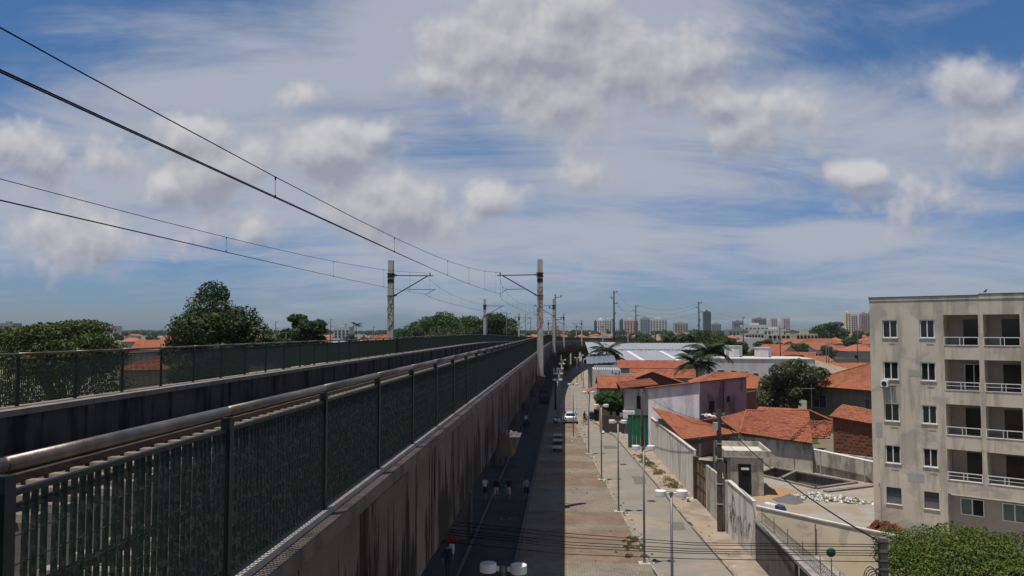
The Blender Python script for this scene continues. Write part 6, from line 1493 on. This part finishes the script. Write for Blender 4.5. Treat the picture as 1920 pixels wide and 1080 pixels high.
for lab, x0, x1, top, Y, col in (('low white shopping block with glass front on the skyline', 1396, 1441, 609, 1150, (.55, .56, .57)), ('long low white block below the slim pink towers', 1432, 1474, 617, 900, (.52, .52, .50)), ('low cream flats right of the dark round tree', 1493, 1533, 626, 520, (.42, .38, .28)), ('low pale flats left of the dark round tree', 1398, 1432, 625, 560, (.40, .37, .31)), ('dark roofed long hall before the glass shopping block', 1366, 1408, 618, 800, (.22, .21, .22)), ('low pale flats between the thin poles', 1440, 1490, 628, 600, (.38, .36, .30))):
    tower(lab, x0, x1, top, Y, col, nwin=6)
for lab, x0, x1, top, Y, col in (('low grey industrial block at the far left horizon', 0, 24, 606, 1100, (.22, .21, .22)), ('low white far building on the left horizon', 186, 214, 611, 1200, (.5, .48, .45)), ('low white flats right of the almond tree on the horizon', 626, 655, 613, 600, (.45, .46, .47)), ('small pink tower building where the tracks vanish', 1034, 1048, 611, 650, (.45, .28, .25))):
    tower(lab, x0, x1, top, Y, col, nwin=4)
# ------------------------------------------------------------------ litter and small street clutter
q = random.Random(31)
LIT = [mat('litter_paper', (.55, .53, .5), .9), mat('litter_brown', (.16, .11, .07), .9), mat('litter_dark', (.04, .04, .042), .9)]
sp = []
for k in range(150):
    y = 38 + 66 * q.random() ** 1.2
    e = q.choice((0, 1, 1, 2))
    x = q.uniform(.3, kLx(y) - .3) if e == 0 else (q.uniform(kLx(y) + .05, kLx(y) + .5) if e == 1 else 8.9 - .045 * (y - 40) + q.uniform(-.5, .4))
    sp.append((x, y, .14 if e != 1 else .03))
tag(chunk_pile('litter', '', '', sp, LIT, (.03, .09), 5), 'scattered litter and leaves along the kerbs of the street', 'litter', kind='stuff')
sp = [(9.2 + q.uniform(-.35, .35) - .03 * (y - 40), y, .16) for y in [57 + 2.2 * q.random() for _ in range(12)]]
tag(chunk_pile('rubble_pile', '', '', sp, [COPW, LIT[1]], (.08, .2), 15), 'small rubble pieces on the pavement at the brick gate pillar', 'rubble')
for i, (x, y) in enumerate(((6.1, 58.0), (5.2, 73.5), (-3.9, 52.0))):
    t = thing('manhole_cover', ('round manhole cover in the street nearest the camera', 'round manhole cover in the street farther off', 'round manhole cover on the shaded path')[i], 'manhole', (x, y, .022 if i == 2 else .006))
    b = MB(); b.cyl(0, 0, 0, .012, .36, 20); b.build('frame', KERB, t); b = MB(); b.cyl(0, 0, .012, .018, .30, 20); b.build('lid', BAND, t)
# asphalt repair patches and cracks in the street
PATCH = mat('street_patch', (.135, .12, .10), .92, (.11, .098, .082), 1.2, 6, .004, 50)
b = MB()
for (x, y, w, h_, a) in ((6.0, 66, 1.1, 3.2, -.05), (4.6, 84, 1.4, 2.2, .1), (6.9, 51, .8, 2.0, -.08), (3.0, 112, 1.2, 5, .02)):
    pl = [(x + (i * w * math.cos(a) - j_ * h_ * math.sin(a)) * .5 + q.uniform(-.12, .12), y + (i * w * math.sin(a) + j_ * h_ * math.cos(a)) * .5 + q.uniform(-.2, .2), .009) for i, j_ in ((-1, -1), (0, -1.08), (1, -1), (1.1, 0), (1, 1), (0, 1.05), (-1, 1), (-1.06, 0))]
    b.quad(*pl)
struct(b.build('street_patches', PATCH))
# ------------------------------------------------------------------ air: thin even haze over the plain
hz = MB(); hz.box(-2600, 2600, -60, 2700, -2.2, 75)
hm = bpy.data.materials.new('haze_air'); hm.use_nodes = True; ht = hm.node_tree; ht.nodes.clear()
pv = ht.nodes.new('ShaderNodeVolumePrincipled'); pv.inputs['Color'].default_value = (.86, .92, 1.0, 1); pv.inputs['Density'].default_value = .00005; pv.inputs['Anisotropy'].default_value = .2
ho_ = ht.nodes.new('ShaderNodeOutputMaterial'); ht.links.new(pv.outputs[0], ho_.inputs['Volume'])
o = hz.build('haze', hm); tag(o, 'thin pale haze over the whole plain', 'haze', kind='stuff')
